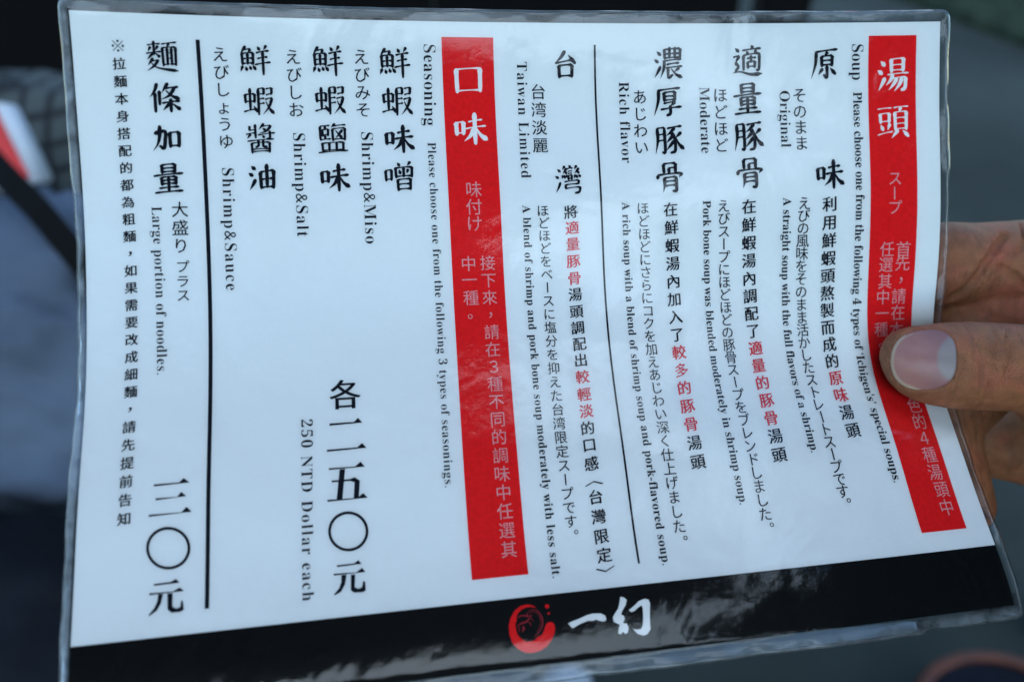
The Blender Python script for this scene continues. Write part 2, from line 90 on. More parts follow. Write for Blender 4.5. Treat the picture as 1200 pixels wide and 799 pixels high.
DATA = json.loads(r'''
{"cols":[["dish","麵條加量",10.22,"kai","ink",[],[[25.98,12.95],[26.19,25.62],[25.99,38.31],[25.84,51.42]]],["dish","鮮蝦醬油",10.13,"kai","ink",[],[[54.22,13.32],[54.55,26.34],[54.64,38.44],[54.76,51.08]]],["dish","鮮蝦鹽味",10.46,"kai","ink",[],[[77.15,13.16],[77.2,25.86],[77.59,38.62],[77.72,51.51]]],["dish","鮮蝦味噌",10.77,"kai","ink",[],[[99.0,13.4],[99.15,26.02],[99.42,38.71],[98.82,51.51]]],["dish","台灣",10.57,"kai","ink",[],[[157.35,13.61],[156.68,53.56]]],["dish","濃厚豚骨",11.57,"kai","ink",[],[[194.32,13.41],[194.06,26.33],[193.86,39.91],[193.37,53.27]]],["dish","適量豚骨",11.83,"kai","ink",[],[[223.75,12.76],[223.6,26.08],[223.36,39.12],[223.2,52.27]]],["dish","原味",11.76,"kai","ink",[],[[252.81,13.97],[253.72,53.11]]],["note","※拉麵本身搭配的都為粗麵，如果需要改成細麵，請先提前告知",4.25,"kai","ink",[],[[13.22,10.01],[13.21,15.39],[13.2,20.77],[13.2,26.16],[13.2,31.55],[13.21,36.96],[13.21,42.36],[13.22,47.77],[13.23,53.19],[13.23,58.61],[13.24,64.03],[13.25,69.46],[13.26,74.89],[13.27,80.32],[13.28,85.76],[13.28,91.19],[13.29,96.63],[13.29,102.07],[13.29,107.51],[13.29,112.96],[13.29,118.4],[13.28,123.84],[13.27,129.28],[13.25,134.73],[13.24,140.17],[13.21,145.61],[13.19,151.05],[13.15,156.48]]],["d","利用鮮蝦頭熬製而成的原味湯頭",6.2,"kai","ink",[10,11],[[253.51,63.89],[253.51,70.45],[253.47,76.93],[253.38,83.33],[253.28,89.68],[253.17,95.98],[253.06,102.27],[252.98,108.54],[252.94,114.82],[252.95,121.12],[253.02,127.46],[253.18,133.85],[253.43,140.31],[253.78,146.86]]],["d","在鮮蝦湯內調配了適量的豚骨湯頭",5.95,"kai","ink",[8,9,10,11,12],[[222.53,64.14],[222.44,70.6],[222.41,77.02],[222.44,83.41],[222.51,89.77],[222.61,96.1],[222.73,102.43],[222.86,108.74],[222.98,115.07],[223.08,121.4],[223.16,127.74],[223.2,134.12],[223.18,140.52],[223.1,146.97],[222.94,153.46]]],["d","在鮮蝦湯內加入了較多的豚骨湯頭",5.7,"kai","ink",[8,9,10,11,12],[[193.13,64.55],[193.3,70.9],[193.42,77.25],[193.48,83.58],[193.5,89.92],[193.48,96.25],[193.44,102.58],[193.38,108.92],[193.31,115.27],[193.24,121.62],[193.18,127.99],[193.13,134.37],[193.11,140.77],[193.12,147.18],[193.17,153.62]]],["d","將適量豚骨湯頭調配出較輕淡的口感〈台灣限定〉",5.31,"kai","ink",[1,2,3,4,10,11,12],[[157.0,64.7],[157.22,70.16],[157.2,75.76],[157.18,81.67],[157.19,87.61],[157.16,93.28],[157.2,99.26],[157.19,104.95],[157.28,110.63],[157.17,116.29],[157.14,122.08],[157.04,128.14],[157.08,133.87],[156.81,139.64],[156.7,145.21],[156.67,151.4],[156.76,157.77],[156.81,162.16],[157.02,168.41],[157.06,174.58],[157.2,180.41],[156.93,184.82]]],["j","そのまま",5.83,"min","ink",[],[[243.06,24.85],[243.12,30.53],[243.18,36.21],[243.23,41.89]]],["j","ほどほど",5.71,"min","ink",[],[[213.38,24.45],[213.24,30.36],[213.11,36.26],[212.98,42.17]]],["j","あじわい",5.58,"min","ink",[],[[183.84,24.75],[183.75,30.67],[183.66,36.58],[183.57,42.5]]],["j","台湾淡麗",5.7,"min","ink",[],[[147.61,22.8],[147.57,28.97],[147.52,35.14],[147.47,41.3]]],["j","えびみそ",5.58,"min","ink",[],[[88.01,11.63],[87.97,17.39],[87.93,23.15],[87.89,28.91]]],["j","えびしお",5.41,"min","ink",[],[[66.06,12.0],[66.13,17.68],[66.19,23.35],[66.25,29.02]]],["j","えびしょうゆ",5.24,"min","ink",[],[[43.41,11.7],[43.5,17.24],[43.59,22.78],[43.68,28.32],[43.76,33.86],[43.85,39.4]]],["j","大盛り",5.45,"min","ink",[],[[28.69,61.25],[28.59,67.08],[28.59,72.82]]],["j","プラス",4.4,"min","ink",[],[[28.9,79.53],[28.86,84.17],[28.89,88.68]]],["j","えびの風味をそのまま活かしたストレートスープです。",5.24,"min","ink",[],[[243.63,63.39],[243.41,67.82],[243.22,72.29],[243.06,76.8],[242.93,81.35],[242.83,85.93],[242.75,90.53],[242.7,95.16],[242.66,99.8],[242.65,104.45],[242.65,109.1],[242.67,113.75],[242.7,118.4],[242.75,123.03],[242.8,127.65],[242.87,132.25],[242.94,136.82],[243.01,141.36],[243.09,145.87],[243.17,150.33],[243.25,154.75],[243.32,159.11],[243.39,163.41],[243.46,167.66],[243.52,171.83]]],["j","えびスープにほどほどの豚骨スープをブレンドしました。",5.0,"min","ink",[],[[212.86,63.71],[212.86,68.21],[212.85,72.72],[212.85,77.22],[212.83,81.73],[212.82,86.24],[212.8,90.75],[212.79,95.27],[212.77,99.79],[212.76,104.31],[212.75,108.83],[212.74,113.36],[212.74,117.89],[212.74,122.42],[212.75,126.96],[212.77,131.5],[212.79,136.05],[212.83,140.6],[212.88,145.16],[212.94,149.72],[213.02,154.29],[213.11,158.87],[213.21,163.45],[213.33,168.03],[213.47,172.63],[213.63,177.23]]],["j","ほどほどにさらにコクを加えあじわい深く仕上げました。",4.77,"min","ink",[],[[182.86,63.95],[183.0,68.43],[183.11,72.92],[183.19,77.41],[183.25,81.91],[183.28,86.42],[183.29,90.93],[183.29,95.46],[183.27,99.99],[183.24,104.52],[183.2,109.07],[183.16,113.63],[183.11,118.19],[183.05,122.77],[183.0,127.36],[182.96,131.96],[182.92,136.57],[182.89,141.19],[182.87,145.82],[182.87,150.47],[182.89,155.13],[182.92,159.8],[182.98,164.49],[183.06,169.19],[183.17,173.9],[183.31,178.63]]],["j","ほどほどをベースに塩分を抑えた台湾限定スープです。",4.54,"min","ink",[],[[147.03,64.05],[147.15,68.29],[147.24,72.62],[147.32,77.01],[147.37,81.47],[147.41,85.98],[147.44,90.54],[147.45,95.14],[147.45,99.78],[147.44,104.45],[147.43,109.15],[147.41,113.85],[147.4,118.57],[147.38,123.29],[147.37,128.0],[147.36,132.71],[147.36,137.39],[147.36,142.05],[147.39,146.68],[147.42,151.27],[147.47,155.82],[147.54,160.31],[147.64,164.75],[147.75,169.12],[147.89,173.42]]],["t","湯頭",13.23,"minb","white",[],[[278.83,18.23],[278.67,34.85]]],["t","口味",12.27,"minb","white",[],[[123.64,18.81],[123.65,35.32]]],["t","スープ",5.7,"thin","pale",[],[[279.03,55.11],[278.78,60.49],[278.92,65.57]]],["t","首先，請在本店特色的４種湯頭中",6.14,"thin","pale",[],[[282.83,80.82],[282.78,85.8],[282.52,92.03],[282.06,97.96],[282.01,103.95],[281.51,110.31],[281.93,117.43],[282.42,127.9],[282.71,139.3],[282.57,145.39],[282.24,151.39],[282.31,157.49],[282.33,163.81],[282.76,169.93],[282.5,176.2]]],["t","任選其中一種。",5.92,"thin","pale",[],[[276.42,80.66],[276.21,86.24],[276.21,92.32],[275.65,98.08],[275.48,104.06],[275.04,110.08],[274.4,116.17]]],["t","味付け",5.82,"thin","pale",[],[[123.57,56.27],[123.4,62.25],[123.26,67.9]]],["t","中一種。",5.51,"thin","pale",[],[[120.55,81.44],[120.55,86.97],[120.8,93.11],[120.14,99.51]]],["t","接下來，請在３種不同的調味中任選其",5.38,"thin","pale",[],[[127.11,81.37],[127.13,87.3],[127.13,93.24],[127.13,99.16],[127.12,105.08],[127.1,111.0],[127.08,116.91],[127.05,122.81],[127.03,128.71],[127.01,134.61],[127.0,140.5],[127.0,146.4],[127.0,152.28],[127.02,158.17],[127.05,164.05],[127.1,169.93],[127.17,175.8]]],["p","各",10.17,"minb","ink",[],[[78.36,123.26]]]],"eng":[["Seasoning",6.29,1,[[108.86,6.97],[108.66,13.82],[108.46,20.67],[108.25,27.53],[108.05,34.38]]],["Please choose one from the following 3 types of seasonings.",4.35,1,[[108.8,39.93],[108.72,68.8],[108.75,97.66],[108.75,126.53],[108.59,155.4]]],["Soup",6.85,1,[[263.03,7.05],[263.07,10.3],[263.11,13.56],[263.15,16.81],[263.18,20.07]]],["Please choose one from the following 4 types of ‘Ichigen's’ special soups.",5.22,2,[[263.59,23.97],[263.7,59.59],[263.47,95.2],[263.48,130.82],[264.26,166.43]]],["Original",5.97,1,[[235.68,22.94],[235.64,28.07],[235.61,33.2],[235.57,38.32],[235.53,43.45]]],["Moderate",5.84,1,[[205.8,21.4],[205.73,27.33],[205.65,33.25],[205.58,39.18],[205.5,45.11]]],["Rich flavor",5.7,1,[[176.43,19.41],[176.39,26.56],[176.35,33.71],[176.3,40.86],[176.26,48.01]]],["Taiwan Limited",5.49,1,[[140.46,12.66],[140.4,22.71],[140.35,32.76],[140.29,42.81],[140.23,52.85]]],["Shrimp&Miso",6.13,1,[[86.87,36.07],[86.81,45.55],[86.76,55.03],[86.71,64.52],[86.66,74.0]]],["Shrimp&Salt",5.96,1,[[64.91,36.33],[64.89,45.01],[64.88,53.68],[64.86,62.35],[64.84,71.03]]],["Shrimp&Sauce",5.78,1,[[42.16,47.73],[42.12,57.75],[42.07,67.77],[42.03,77.78],[41.99,87.8]]],["Large portion of noodles.",4.85,1,[[20.16,60.07],[20.35,73.49],[20.54,86.91],[20.73,100.34],[20.92,113.76]]],["250 NTD Dollar each",5.33,1,[[64.6,130.31],[64.5,143.97],[64.41,157.63],[64.32,171.29],[64.22,184.95]]],["A straight soup with the full flavors of a shrimp.",4.89,2,[[235.59,61.32],[235.22,84.46],[235.0,107.59],[234.97,130.73],[235.15,153.86]]],["Pork bone soup was blended moderately in shrimp soup.",4.63,2,[[205.15,61.64],[205.2,88.51],[204.94,115.37],[204.81,142.23],[205.22,169.09]]],["A rich soup with a blend of shrimp soup and pork-flavored soup.",4.39,2,[[175.42,61.81],[175.51,92.76],[175.27,123.71],[175.14,154.65],[175.56,185.6]]],["A blend of shrimp and pork bone soup moderately with less salt.",4.3,2,[[140.07,62.14],[139.95,93.09],[139.8,124.04],[139.74,154.99],[139.88,185.94]]]],"poly":[["emblem","red",[[133.75,193.76],[132.4,192.87],[130.85,192.54],[128.98,192.77],[127.0,193.92],[125.47,195.98],[124.77,198.11],[124.72,200.54],[125.38,203.04],[126.87,204.9],[128.83,206.09],[130.88,206.44],[133.24,206.22],[135.44,205.24],[137.19,203.6],[138.32,201.77],[138.76,200.34],[138.65,199.1],[138.07,198.42],[137.29,198.29],[136.48,198.5],[135.85,199.29],[135.32,200.46],[134.66,201.62],[133.7,201.95],[133.02,202.17],[132.28,202.94],[130.95,203.16],[129.4,203.04],[127.95,201.98],[127.06,200.55],[126.78,198.81],[126.86,197.6],[127.34,196.79],[127.3,195.92],[127.96,194.76],[129.11,193.89],[130.49,193.42],[132.08,193.34],[133.1,193.69]]],["emblem","red",[[137.76,193.8],[137.65,194.07],[137.44,194.28],[137.15,194.37],[136.84,194.34],[136.58,194.19],[136.42,193.95],[136.39,193.66],[136.49,193.39],[136.71,193.19],[137.0,193.09],[137.31,193.13],[137.56,193.28],[137.73,193.52]]],["emblem","red",[[137.71,195.86],[137.61,196.06],[137.41,196.16],[137.18,196.14],[137.02,195.99],[136.97,195.78],[137.07,195.59],[137.27,195.49],[137.49,195.51],[137.66,195.65]]],["emblem","darkred",[[131.03,194.71],[132.25,194.33],[133.59,194.61],[134.56,195.68],[135.0,197.04],[135.04,198.45],[134.49,199.7],[133.47,200.93],[132.08,201.89],[132.18,202.01],[133.62,201.08],[134.73,199.84],[135.38,198.52],[135.41,196.98],[134.87,195.51],[133.74,194.38],[132.23,194.12],[130.98,194.57]]],["emblem","darkred",[[131.35,195.17],[132.69,194.88],[133.88,195.45],[134.48,196.72],[134.58,198.17],[134.04,199.56],[133.02,200.68],[133.09,200.74],[134.16,199.63],[134.75,198.2],[134.68,196.67],[134.01,195.34],[132.7,194.75],[131.33,195.07]]],["emblem","darkred",[[127.59,196.16],[128.69,195.79],[129.78,195.89],[130.97,196.19],[132.22,195.8],[132.17,195.61],[130.98,195.85],[129.88,195.41],[128.61,195.46],[127.51,195.98]]],["emblem","darkred",[[131.95,196.09],[131.04,196.56],[130.15,197.24],[129.0,197.46],[127.74,197.93],[127.28,198.83],[127.46,198.92],[127.96,198.21],[129.14,197.95],[130.4,197.7],[131.27,196.84],[132.06,196.26]]],["emblem","darkred",[[128.86,198.61],[128.91,199.16],[128.67,200.2],[128.91,200.3],[129.68,199.24],[129.09,198.51]]],["emblem","darkred",[[130.74,197.58],[131.25,198.14],[131.36,198.82],[131.51,198.82],[131.53,198.02],[130.85,197.47]]],["emblem","darkred",[[127.98,198.68],[127.59,199.39],[127.82,200.16],[127.95,200.14],[127.82,199.41],[128.1,198.73]]],["emblem","darkred",[[130.77,194.8],[130.45,195.57],[131.13,196.38],[131.26,196.3],[130.81,195.5],[130.92,194.84]]],["emblem","darkred",[[131.64,196.8],[132.2,197.25],[132.3,197.7],[132.41,197.68],[132.37,197.14],[131.71,196.72]]],["wordmark","white",[[142.85,199.36],[144.03,198.91],[146.14,198.42],[148.82,197.61],[150.94,197.26],[153.48,197.53],[154.67,198.23],[154.92,199.35],[154.42,199.92],[153.15,199.79],[151.69,199.15],[150.63,199.38],[149.11,199.21],[146.46,199.88],[144.29,200.83],[143.72,200.54],[143.3,199.78]]],["wordmark","white",[[160.3,193.31],[161.41,193.62],[162.21,194.48],[161.54,195.96],[160.25,197.51],[159.69,198.42],[160.54,198.99],[160.65,199.96],[159.97,200.99],[161.12,201.3],[161.47,202.44],[161.12,203.83],[160.29,204.21],[159.6,203.52],[158.73,204.19],[158.02,203.73],[158.37,202.34],[158.88,201.35],[158.15,200.98],[157.11,200.3],[156.98,199.09],[157.83,197.98],[159.07,196.67],[159.66,195.28]]],["wordmark","white",[[162.34,197.49],[164.09,196.47],[165.88,195.2],[167.83,194.67],[169.08,195.04],[169.39,196.29],[168.8,199.13],[168.44,201.98],[168.35,203.65],[167.21,204.96],[165.86,205.29],[164.13,204.63],[162.79,203.05],[164.05,203.33],[165.36,203.33],[166.05,202.21],[166.58,199.86],[166.81,197.48],[166.61,196.49],[165.3,197.08],[164.11,197.92],[163.02,198.14]]],["price","ink",[[73.33,132.34],[80.96,132.32],[82.2,131.1],[83.49,132.7],[73.32,133.02]]],["price","ink",[[72.4,140.56],[81.76,140.45],[83.25,139.21],[84.6,140.8],[72.39,141.16]]],["price","ink",[[72.89,146.3],[80.94,146.4],[82.62,145.0],[83.9,146.63],[72.88,146.83]]],["price","ink",[[76.14,146.95],[77.84,146.89],[76.75,156.15],[75.0,156.13]]],["price","ink",[[73.65,150.17],[79.19,150.16],[80.65,149.68],[82.25,150.86],[81.9,151.69],[79.18,150.68],[73.64,150.69]]],["price","ink",[[80.61,150.86],[82.25,150.86],[81.75,156.24],[80.19,156.31]]],["price","ink",[[72.23,155.89],[81.3,156.07],[83.17,154.73],[84.43,156.21],[72.21,156.47]]],["price","ink",[[74.57,175.47],[79.66,175.41],[80.96,174.59],[81.88,175.75],[74.56,175.97]]],["price","ink",[[73.55,177.85],[80.2,178.07],[82.02,176.94],[82.93,178.22],[73.54,178.34]]],["price","ink",[[75.75,178.44],[77.33,178.47],[76.8,181.13],[75.6,183.15],[73.7,184.05],[73.45,183.72],[75.0,182.17],[75.69,180.4]]],["price","ink",[[78.59,178.59],[79.86,178.66],[79.6,182.33],[80.65,182.86],[81.74,182.55],[82.19,180.74],[82.75,181.11],[82.84,183.58],[81.88,183.97],[79.36,183.83],[78.43,183.13]]],["price_b","ink",[[22.0,175.67],[26.63,175.54],[28.11,174.85],[29.15,175.96],[22.02,176.15]]],["price_b","ink",[[20.78,178.09],[27.3,178.27],[29.18,177.34],[30.46,178.41],[20.8,178.62]]],["price_b","ink",[[23.27,178.64],[24.64,178.66],[24.12,181.19],[23.01,183.12],[21.0,184.36],[20.81,184.05],[22.39,182.18],[23.1,180.5]]],["price_b","ink",[[25.82,178.66],[27.31,178.69],[27.29,182.4],[28.32,183.09],[29.5,182.8],[29.74,180.88],[30.23,181.23],[30.53,183.61],[29.53,184.09],[27.16,184.08],[26.01,183.14]]],["price_b","ink",[[21.19,147.14],[28.42,147.08],[29.74,145.91],[31.39,147.31],[21.21,147.71]]],["price_b","ink",[[21.82,151.27],[27.92,151.33],[29.11,149.92],[30.56,151.29],[21.84,151.83]]],["price_b","ink",[[20.03,155.9],[29.25,155.94],[30.75,154.44],[32.18,156.0],[20.05,156.46]]],["price","ink",[[84.32,166.39],[84.24,167.16],[83.4,166.97],[83.47,166.31]]],["price","ink",[[84.24,167.16],[84.05,167.91],[83.24,167.62],[83.4,166.97]]],["price","ink",[[84.05,167.91],[83.77,168.62],[82.99,168.23],[83.24,167.62]]],["price","ink",[[83.77,168.62],[83.39,169.28],[82.67,168.79],[82.99,168.23]]],["price","ink",[[83.39,169.28],[82.92,169.88],[82.27,169.31],[82.67,168.79]]],["price","ink",[[82.92,169.88],[82.38,170.41],[81.8,169.77],[82.27,169.31]]],["price","ink",[[82.38,170.41],[81.76,170.87],[81.27,170.16],[81.8,169.77]]],["price","ink",[[81.76,170.87],[81.09,171.23],[80.69,170.47],[81.27,170.16]]],["price","ink",[[81.09,171.23],[80.37,171.5],[80.07,170.71],[80.69,170.47]]],["price","ink",[[80.37,171.5],[79.61,171.68],[79.42,170.86],[80.07,170.71]]],["price","ink",[[79.61,171.68],[78.84,171.76],[78.75,170.93],[79.42,170.86]]],["price","ink",[[78.84,171.76],[78.05,171.73],[78.08,170.91],[78.75,170.93]]],["price","ink",[[78.05,171.73],[77.27,171.61],[77.4,170.8],[78.08,170.91]]],["price","ink",[[77.27,171.61],[76.5,171.39],[76.74,170.61],[77.4,170.8]]],["price","ink",[[76.5,171.39],[75.76,171.07],[76.11,170.34],[76.74,170.61]]],["price","ink",[[75.76,171.07],[75.07,170.67],[75.51,169.99],[76.11,170.34]]],["price","ink",[[75.07,170.67],[74.43,170.18],[74.96,169.57],[75.51,169.99]]],["price","ink",[[74.43,170.18],[73.86,169.62],[74.47,169.09],[74.96,169.57]]],["price","ink",[[73.86,169.62],[73.35,168.99],[74.03,168.55],[74.47,169.09]]],["price","ink",[[73.35,168.99],[72.94,168.32],[73.67,167.97],[74.03,168.55]]],["price","ink",[[72.94,168.32],[72.61,167.59],[73.39,167.35],[73.67,167.97]]],["price","ink",[[72.61,167.59],[72.37,166.84],[73.19,166.7],[73.39,167.35]]],["price","ink",[[72.37,166.84],[72.24,166.07],[73.08,166.04],[73.19,166.7]]],["price","ink",[[72.24,166.07],[72.21,165.29],[73.05,165.37],[73.08,166.04]]],["price","ink",[[72.21,165.29],[72.28,164.53],[73.11,164.71],[73.05,165.37]]],["price","ink",[[72.28,164.53],[72.46,163.78],[73.26,164.07],[73.11,164.71]]],["price","ink",[[72.46,163.78],[72.73,163.07],[73.5,163.46],[73.26,164.07]]],["price","ink",[[72.73,163.07],[73.1,162.4],[73.82,162.89],[73.5,163.46]]],["price","ink",[[73.1,162.4],[73.55,161.79],[74.21,162.36],[73.82,162.89]]],["price","ink",[[73.55,161.79],[74.09,161.25],[74.67,161.9],[74.21,162.36]]],["price","ink",[[74.09,161.25],[74.7,160.79],[75.2,161.5],[74.67,161.9]]],["price","ink",[[74.7,160.79],[75.37,160.41],[75.78,161.18],[75.2,161.5]]],["price","ink",[[75.37,160.41],[76.1,160.13],[76.4,160.94],[75.78,161.18]]],["price","ink",[[76.1,160.13],[76.86,159.94],[77.05,160.78],[76.4,160.94]]],["price","ink",[[76.86,159.94],[77.64,159.86],[77.73,160.7],[77.05,160.78]]],["price","ink",[[77.64,159.86],[78.44,159.87],[78.41,160.72],[77.73,160.7]]],["price","ink",[[78.44,159.87],[79.23,159.99],[79.09,160.82],[78.41,160.72]]],["price","ink",[[79.23,159.99],[80.01,160.22],[79.76,161.01],[79.09,160.82]]],["price","ink",[[80.01,160.22],[80.76,160.53],[80.4,161.29],[79.76,161.01]]],["price","ink",[[80.76,160.53],[81.46,160.94],[81.01,161.64],[80.4,161.29]]],["price","ink",[[81.46,160.94],[82.11,161.44],[81.57,162.06],[81.01,161.64]]],["price","ink",[[82.11,161.44],[82.69,162.01],[82.07,162.55],[81.57,162.06]]],["price","ink",[[82.69,162.01],[83.2,162.64],[82.5,163.1],[82.07,162.55]]],["price","ink",[[83.2,162.64],[83.62,163.33],[82.86,163.69],[82.5,163.1]]],["price","ink",[[83.62,163.33],[83.94,164.07],[83.14,164.32],[82.86,163.69]]],["price","ink",[[83.94,164.07],[84.17,164.83],[83.34,164.97],[83.14,164.32]]],["price","ink",[[84.17,164.83],[84.3,165.61],[83.45,165.64],[83.34,164.97]]],["price","ink",[[84.3,165.61],[84.32,166.39],[83.47,166.31],[83.45,165.64]]],["price_b","ink",[[32.06,166.53],[32.01,167.32],[31.2,167.14],[31.23,166.46]]],["price_b","ink",[[32.01,167.32],[31.87,168.09],[31.07,167.8],[31.2,167.14]]],["price_b","ink",[[31.87,168.09],[31.61,168.82],[30.85,168.43],[31.07,167.8]]],["price_b","ink",[[31.61,168.82],[31.26,169.5],[30.54,169.02],[30.85,168.43]]],["price_b","ink",[[31.26,169.5],[30.82,170.11],[30.16,169.55],[30.54,169.02]]],["price_b","ink",[[30.82,170.11],[30.29,170.66],[29.7,170.02],[30.16,169.55]]],["price_b","ink",[[30.29,170.66],[29.68,171.12],[29.17,170.42],[29.7,170.02]]],["price_b","ink",[[29.68,171.12],[29.01,171.49],[28.58,170.74],[29.17,170.42]]],["price_b","ink",[[29.01,171.49],[28.28,171.77],[27.95,170.98],[28.58,170.74]]],["price_b","ink",[[28.28,171.77],[27.51,171.95],[27.29,171.14],[27.95,170.98]]],["price_b","ink",[[27.51,171.95],[26.72,172.03],[26.59,171.21],[27.29,171.14]]],["price_b","ink",[[26.72,172.03],[25.9,172.0],[25.89,171.18],[26.59,171.21]]],["price_b","ink",[[25.9,172.0],[25.09,171.87],[25.18,171.07],[25.89,171.18]]],["price_b","ink",[[25.09,171.87],[24.29,171.64],[24.48,170.87],[25.18,171.07]]],["price_b","ink",[[24.29,171.64],[23.51,171.32],[23.81,170.59],[24.48,170.87]]],["price_b","ink",[[23.51,171.32],[22.78,170.9],[23.17,170.23],[23.81,170.59]]],["price_b","ink",[[22.78,170.9],[22.09,170.4],[22.57,169.79],[23.17,170.23]]],["price_b","ink",[[22.09,170.4],[21.47,169.82],[22.03,169.3],[22.57,169.79]]],["price_b","ink",[[21.47,169.82],[20.92,169.18],[21.55,168.74],[22.03,169.3]]],["price_b","ink",[[20.92,169.18],[20.45,168.48],[21.14,168.14],[21.55,168.74]]],["price_b","ink",[[20.45,168.48],[20.07,167.74],[20.81,167.49],[21.14,168.14]]],["price_b","ink",[[20.07,167.74],[19.79,166.97],[20.57,166.83],[20.81,167.49]]],["price_b","ink",[[19.79,166.97],[19.61,166.18],[20.41,166.14],[20.57,166.83]]],["price_b","ink",[[19.61,166.18],[19.54,165.38],[20.35,165.46],[20.41,166.14]]],["price_b","ink",[[19.54,165.38],[19.57,164.59],[20.38,164.78],[20.35,165.46]]],["price_b","ink",[[19.57,164.59],[19.7,163.83],[20.5,164.11],[20.38,164.78]]],["price_b","ink",[[19.7,163.83],[19.95,163.1],[20.71,163.48],[20.5,164.11]]],["price_b","ink",[[19.95,163.1],[20.29,162.42],[21.0,162.89],[20.71,163.48]]],["price_b","ink",[[20.29,162.42],[20.72,161.79],[21.38,162.36],[21.0,162.89]]],["price_b","ink",[[20.72,161.79],[21.25,161.24],[21.84,161.88],[21.38,162.36]]],["price_b","ink",[[21.25,161.24],[21.85,160.77],[22.36,161.47],[21.84,161.88]]],["price_b","ink",[[21.85,160.77],[22.52,160.38],[22.94,161.14],[22.36,161.47]]],["price_b","ink",[[22.52,160.38],[23.24,160.09],[23.58,160.89],[22.94,161.14]]],["price_b","ink",[[23.24,160.09],[24.02,159.9],[24.25,160.73],[23.58,160.89]]],["price_b","ink",[[24.02,159.9],[24.82,159.81],[24.95,160.65],[24.25,160.73]]],["price_b","ink",[[24.82,159.81],[25.64,159.83],[25.66,160.67],[24.95,160.65]]],["price_b","ink",[[25.64,159.83],[26.46,159.96],[26.37,160.78],[25.66,160.67]]],["price_b","ink",[[26.46,159.96],[27.28,160.19],[27.08,160.98],[26.37,160.78]]],["price_b","ink",[[27.28,160.19],[28.06,160.51],[27.76,161.26],[27.08,160.98]]],["price_b","ink",[[28.06,160.51],[28.81,160.94],[28.41,161.62],[27.76,161.26]]],["price_b","ink",[[28.81,160.94],[29.51,161.44],[29.01,162.06],[28.41,161.62]]],["price_b","ink",[[29.51,161.44],[30.14,162.03],[29.56,162.57],[29.01,162.06]]],["price_b","ink",[[30.14,162.03],[30.69,162.68],[30.05,163.13],[29.56,162.57]]],["price_b","ink",[[30.69,162.68],[31.16,163.39],[30.45,163.75],[30.05,163.13]]],["price_b","ink",[[31.16,163.39],[31.54,164.15],[30.78,164.4],[30.45,163.75]]],["price_b","ink",[[31.54,164.15],[31.82,164.93],[31.02,165.07],[30.78,164.4]]],["price_b","ink",[[31.82,164.93],[31.99,165.73],[31.17,165.76],[31.02,165.07]]],["price_b","ink",[[31.99,165.73],[32.06,166.53],[31.23,166.46],[31.17,165.76]]]],"C":[[[-280.61,126.86,-203.83],[-280.49,98.2,-204.7],[-282.35,64.87,-207.26],[-280.81,35.51,-222.39],[-278.85,5.74,-223.47],[-277.29,-26.38,-220.3],[-277.0,-54.0,-202.14],[-272.5,-84.99,-196.96],[-270.02,-116.15,-195.6],[-267.25,-144.85,-193.23]],[[-136.07,130.46,-229.41],[-137.25,101.3,-238.85],[-136.04,71.75,-241.33],[-134.55,41.85,-241.19],[-133.18,11.6,-238.47],[-131.38,-18.21,-235.9],[-127.9,-47.28,-228.12],[-125.71,-76.58,-220.83],[-122.77,-105.27,-211.08],[-120.79,-135.85,-212.88]],[[8.94,136.68,-253.42],[9.2,108.61,-264.59],[9.76,78.55,-268.31],[11.93,48.84,-263.0],[13.55,18.9,-265.35],[16.08,-10.18,-256.04],[17.32,-38.64,-247.49],[19.87,-67.96,-242.15],[23.98,-94.19,-227.68],[25.08,-126.87,-232.81]],[[154.13,145.43,-275.12],[155.34,115.33,-278.85],[156.77,85.69,-282.75],[157.99,55.39,-283.69],[156.93,25.83,-290.85],[157.68,-5.43,-294.66],[165.21,-31.63,-276.84],[167.92,-59.77,-266.88],[171.24,-88.46,-255.35],[171.52,-119.37,-256.29]],[[299.81,155.19,-296.41],[302.4,125.93,-293.16],[305.18,93.53,-297.01],[305.42,60.98,-299.53],[314.79,30.19,-291.3],[305.09,1.76,-326.03],[297.91,-35.97,-334.09],[304.99,-59.89,-316.76],[312.81,-83.09,-297.05],[317.8,-111.42,-282.25]]],"lines":{"A0":[36.97,7.43],"A1":[36.85,184.03],"B0":[168.19,7.09],"B1":[167.64,184.05]}}''')
# ------------------------------------------------------------------ the curved sheet: page millimetres (u right, v down) to the world
C = np.array(DATA['C']); PW, PH = 297.0, 210.0; NU, NV = C.shape[:2]; US = 0.865e-3
def basis(t, n):
    m = n-3; s = t*m; i = np.clip(np.floor(s).astype(int), 0, m-1); x = s-i
    b = np.stack([(1-x)**3, 3*x**3-6*x**2+4, -3*x**3+3*x**2+3*x+1, x**3], -1)/6
    d = np.stack([-(1-x)**2*3, 9*x**2-12*x, -9*x**2+6*x+3, 3*x**2], -1)/6*m
    B = np.zeros((len(t), n)); D = np.zeros((len(t), n)); r = np.arange(len(t))
    for k in range(4): B[r, i+k] += b[:, k]; D[r, i+k] += d[:, k]
    return B, D
R3 = np.array(ROT); CAMN = np.array(CAM)
def page_cam(uv, off=0.0):              # camera-frame position in sheet units
    uv = np.asarray(uv, float); u, v = uv[:, 0], uv[:, 1]
    Bu, Du = basis(u/PW, NU); Bv, Dv = basis(v/PH, NV)
    P = np.einsum('ni,nj,ijk->nk', Bu, Bv, C); A = np.einsum('ni,nj,ijk->nk', Du, Bv, C); B = np.einsum('ni,nj,ijk->nk', Bu, Dv, C)
    n = np.cross(B, A); n /= np.linalg.norm(n, axis=1)[:, None]
    return P + n*np.reshape(off, (-1, 1)) if np.ndim(off) else P + n*off
def page(uv, off=0.0): return page_cam(uv, off)*US @ R3.T + CAMN
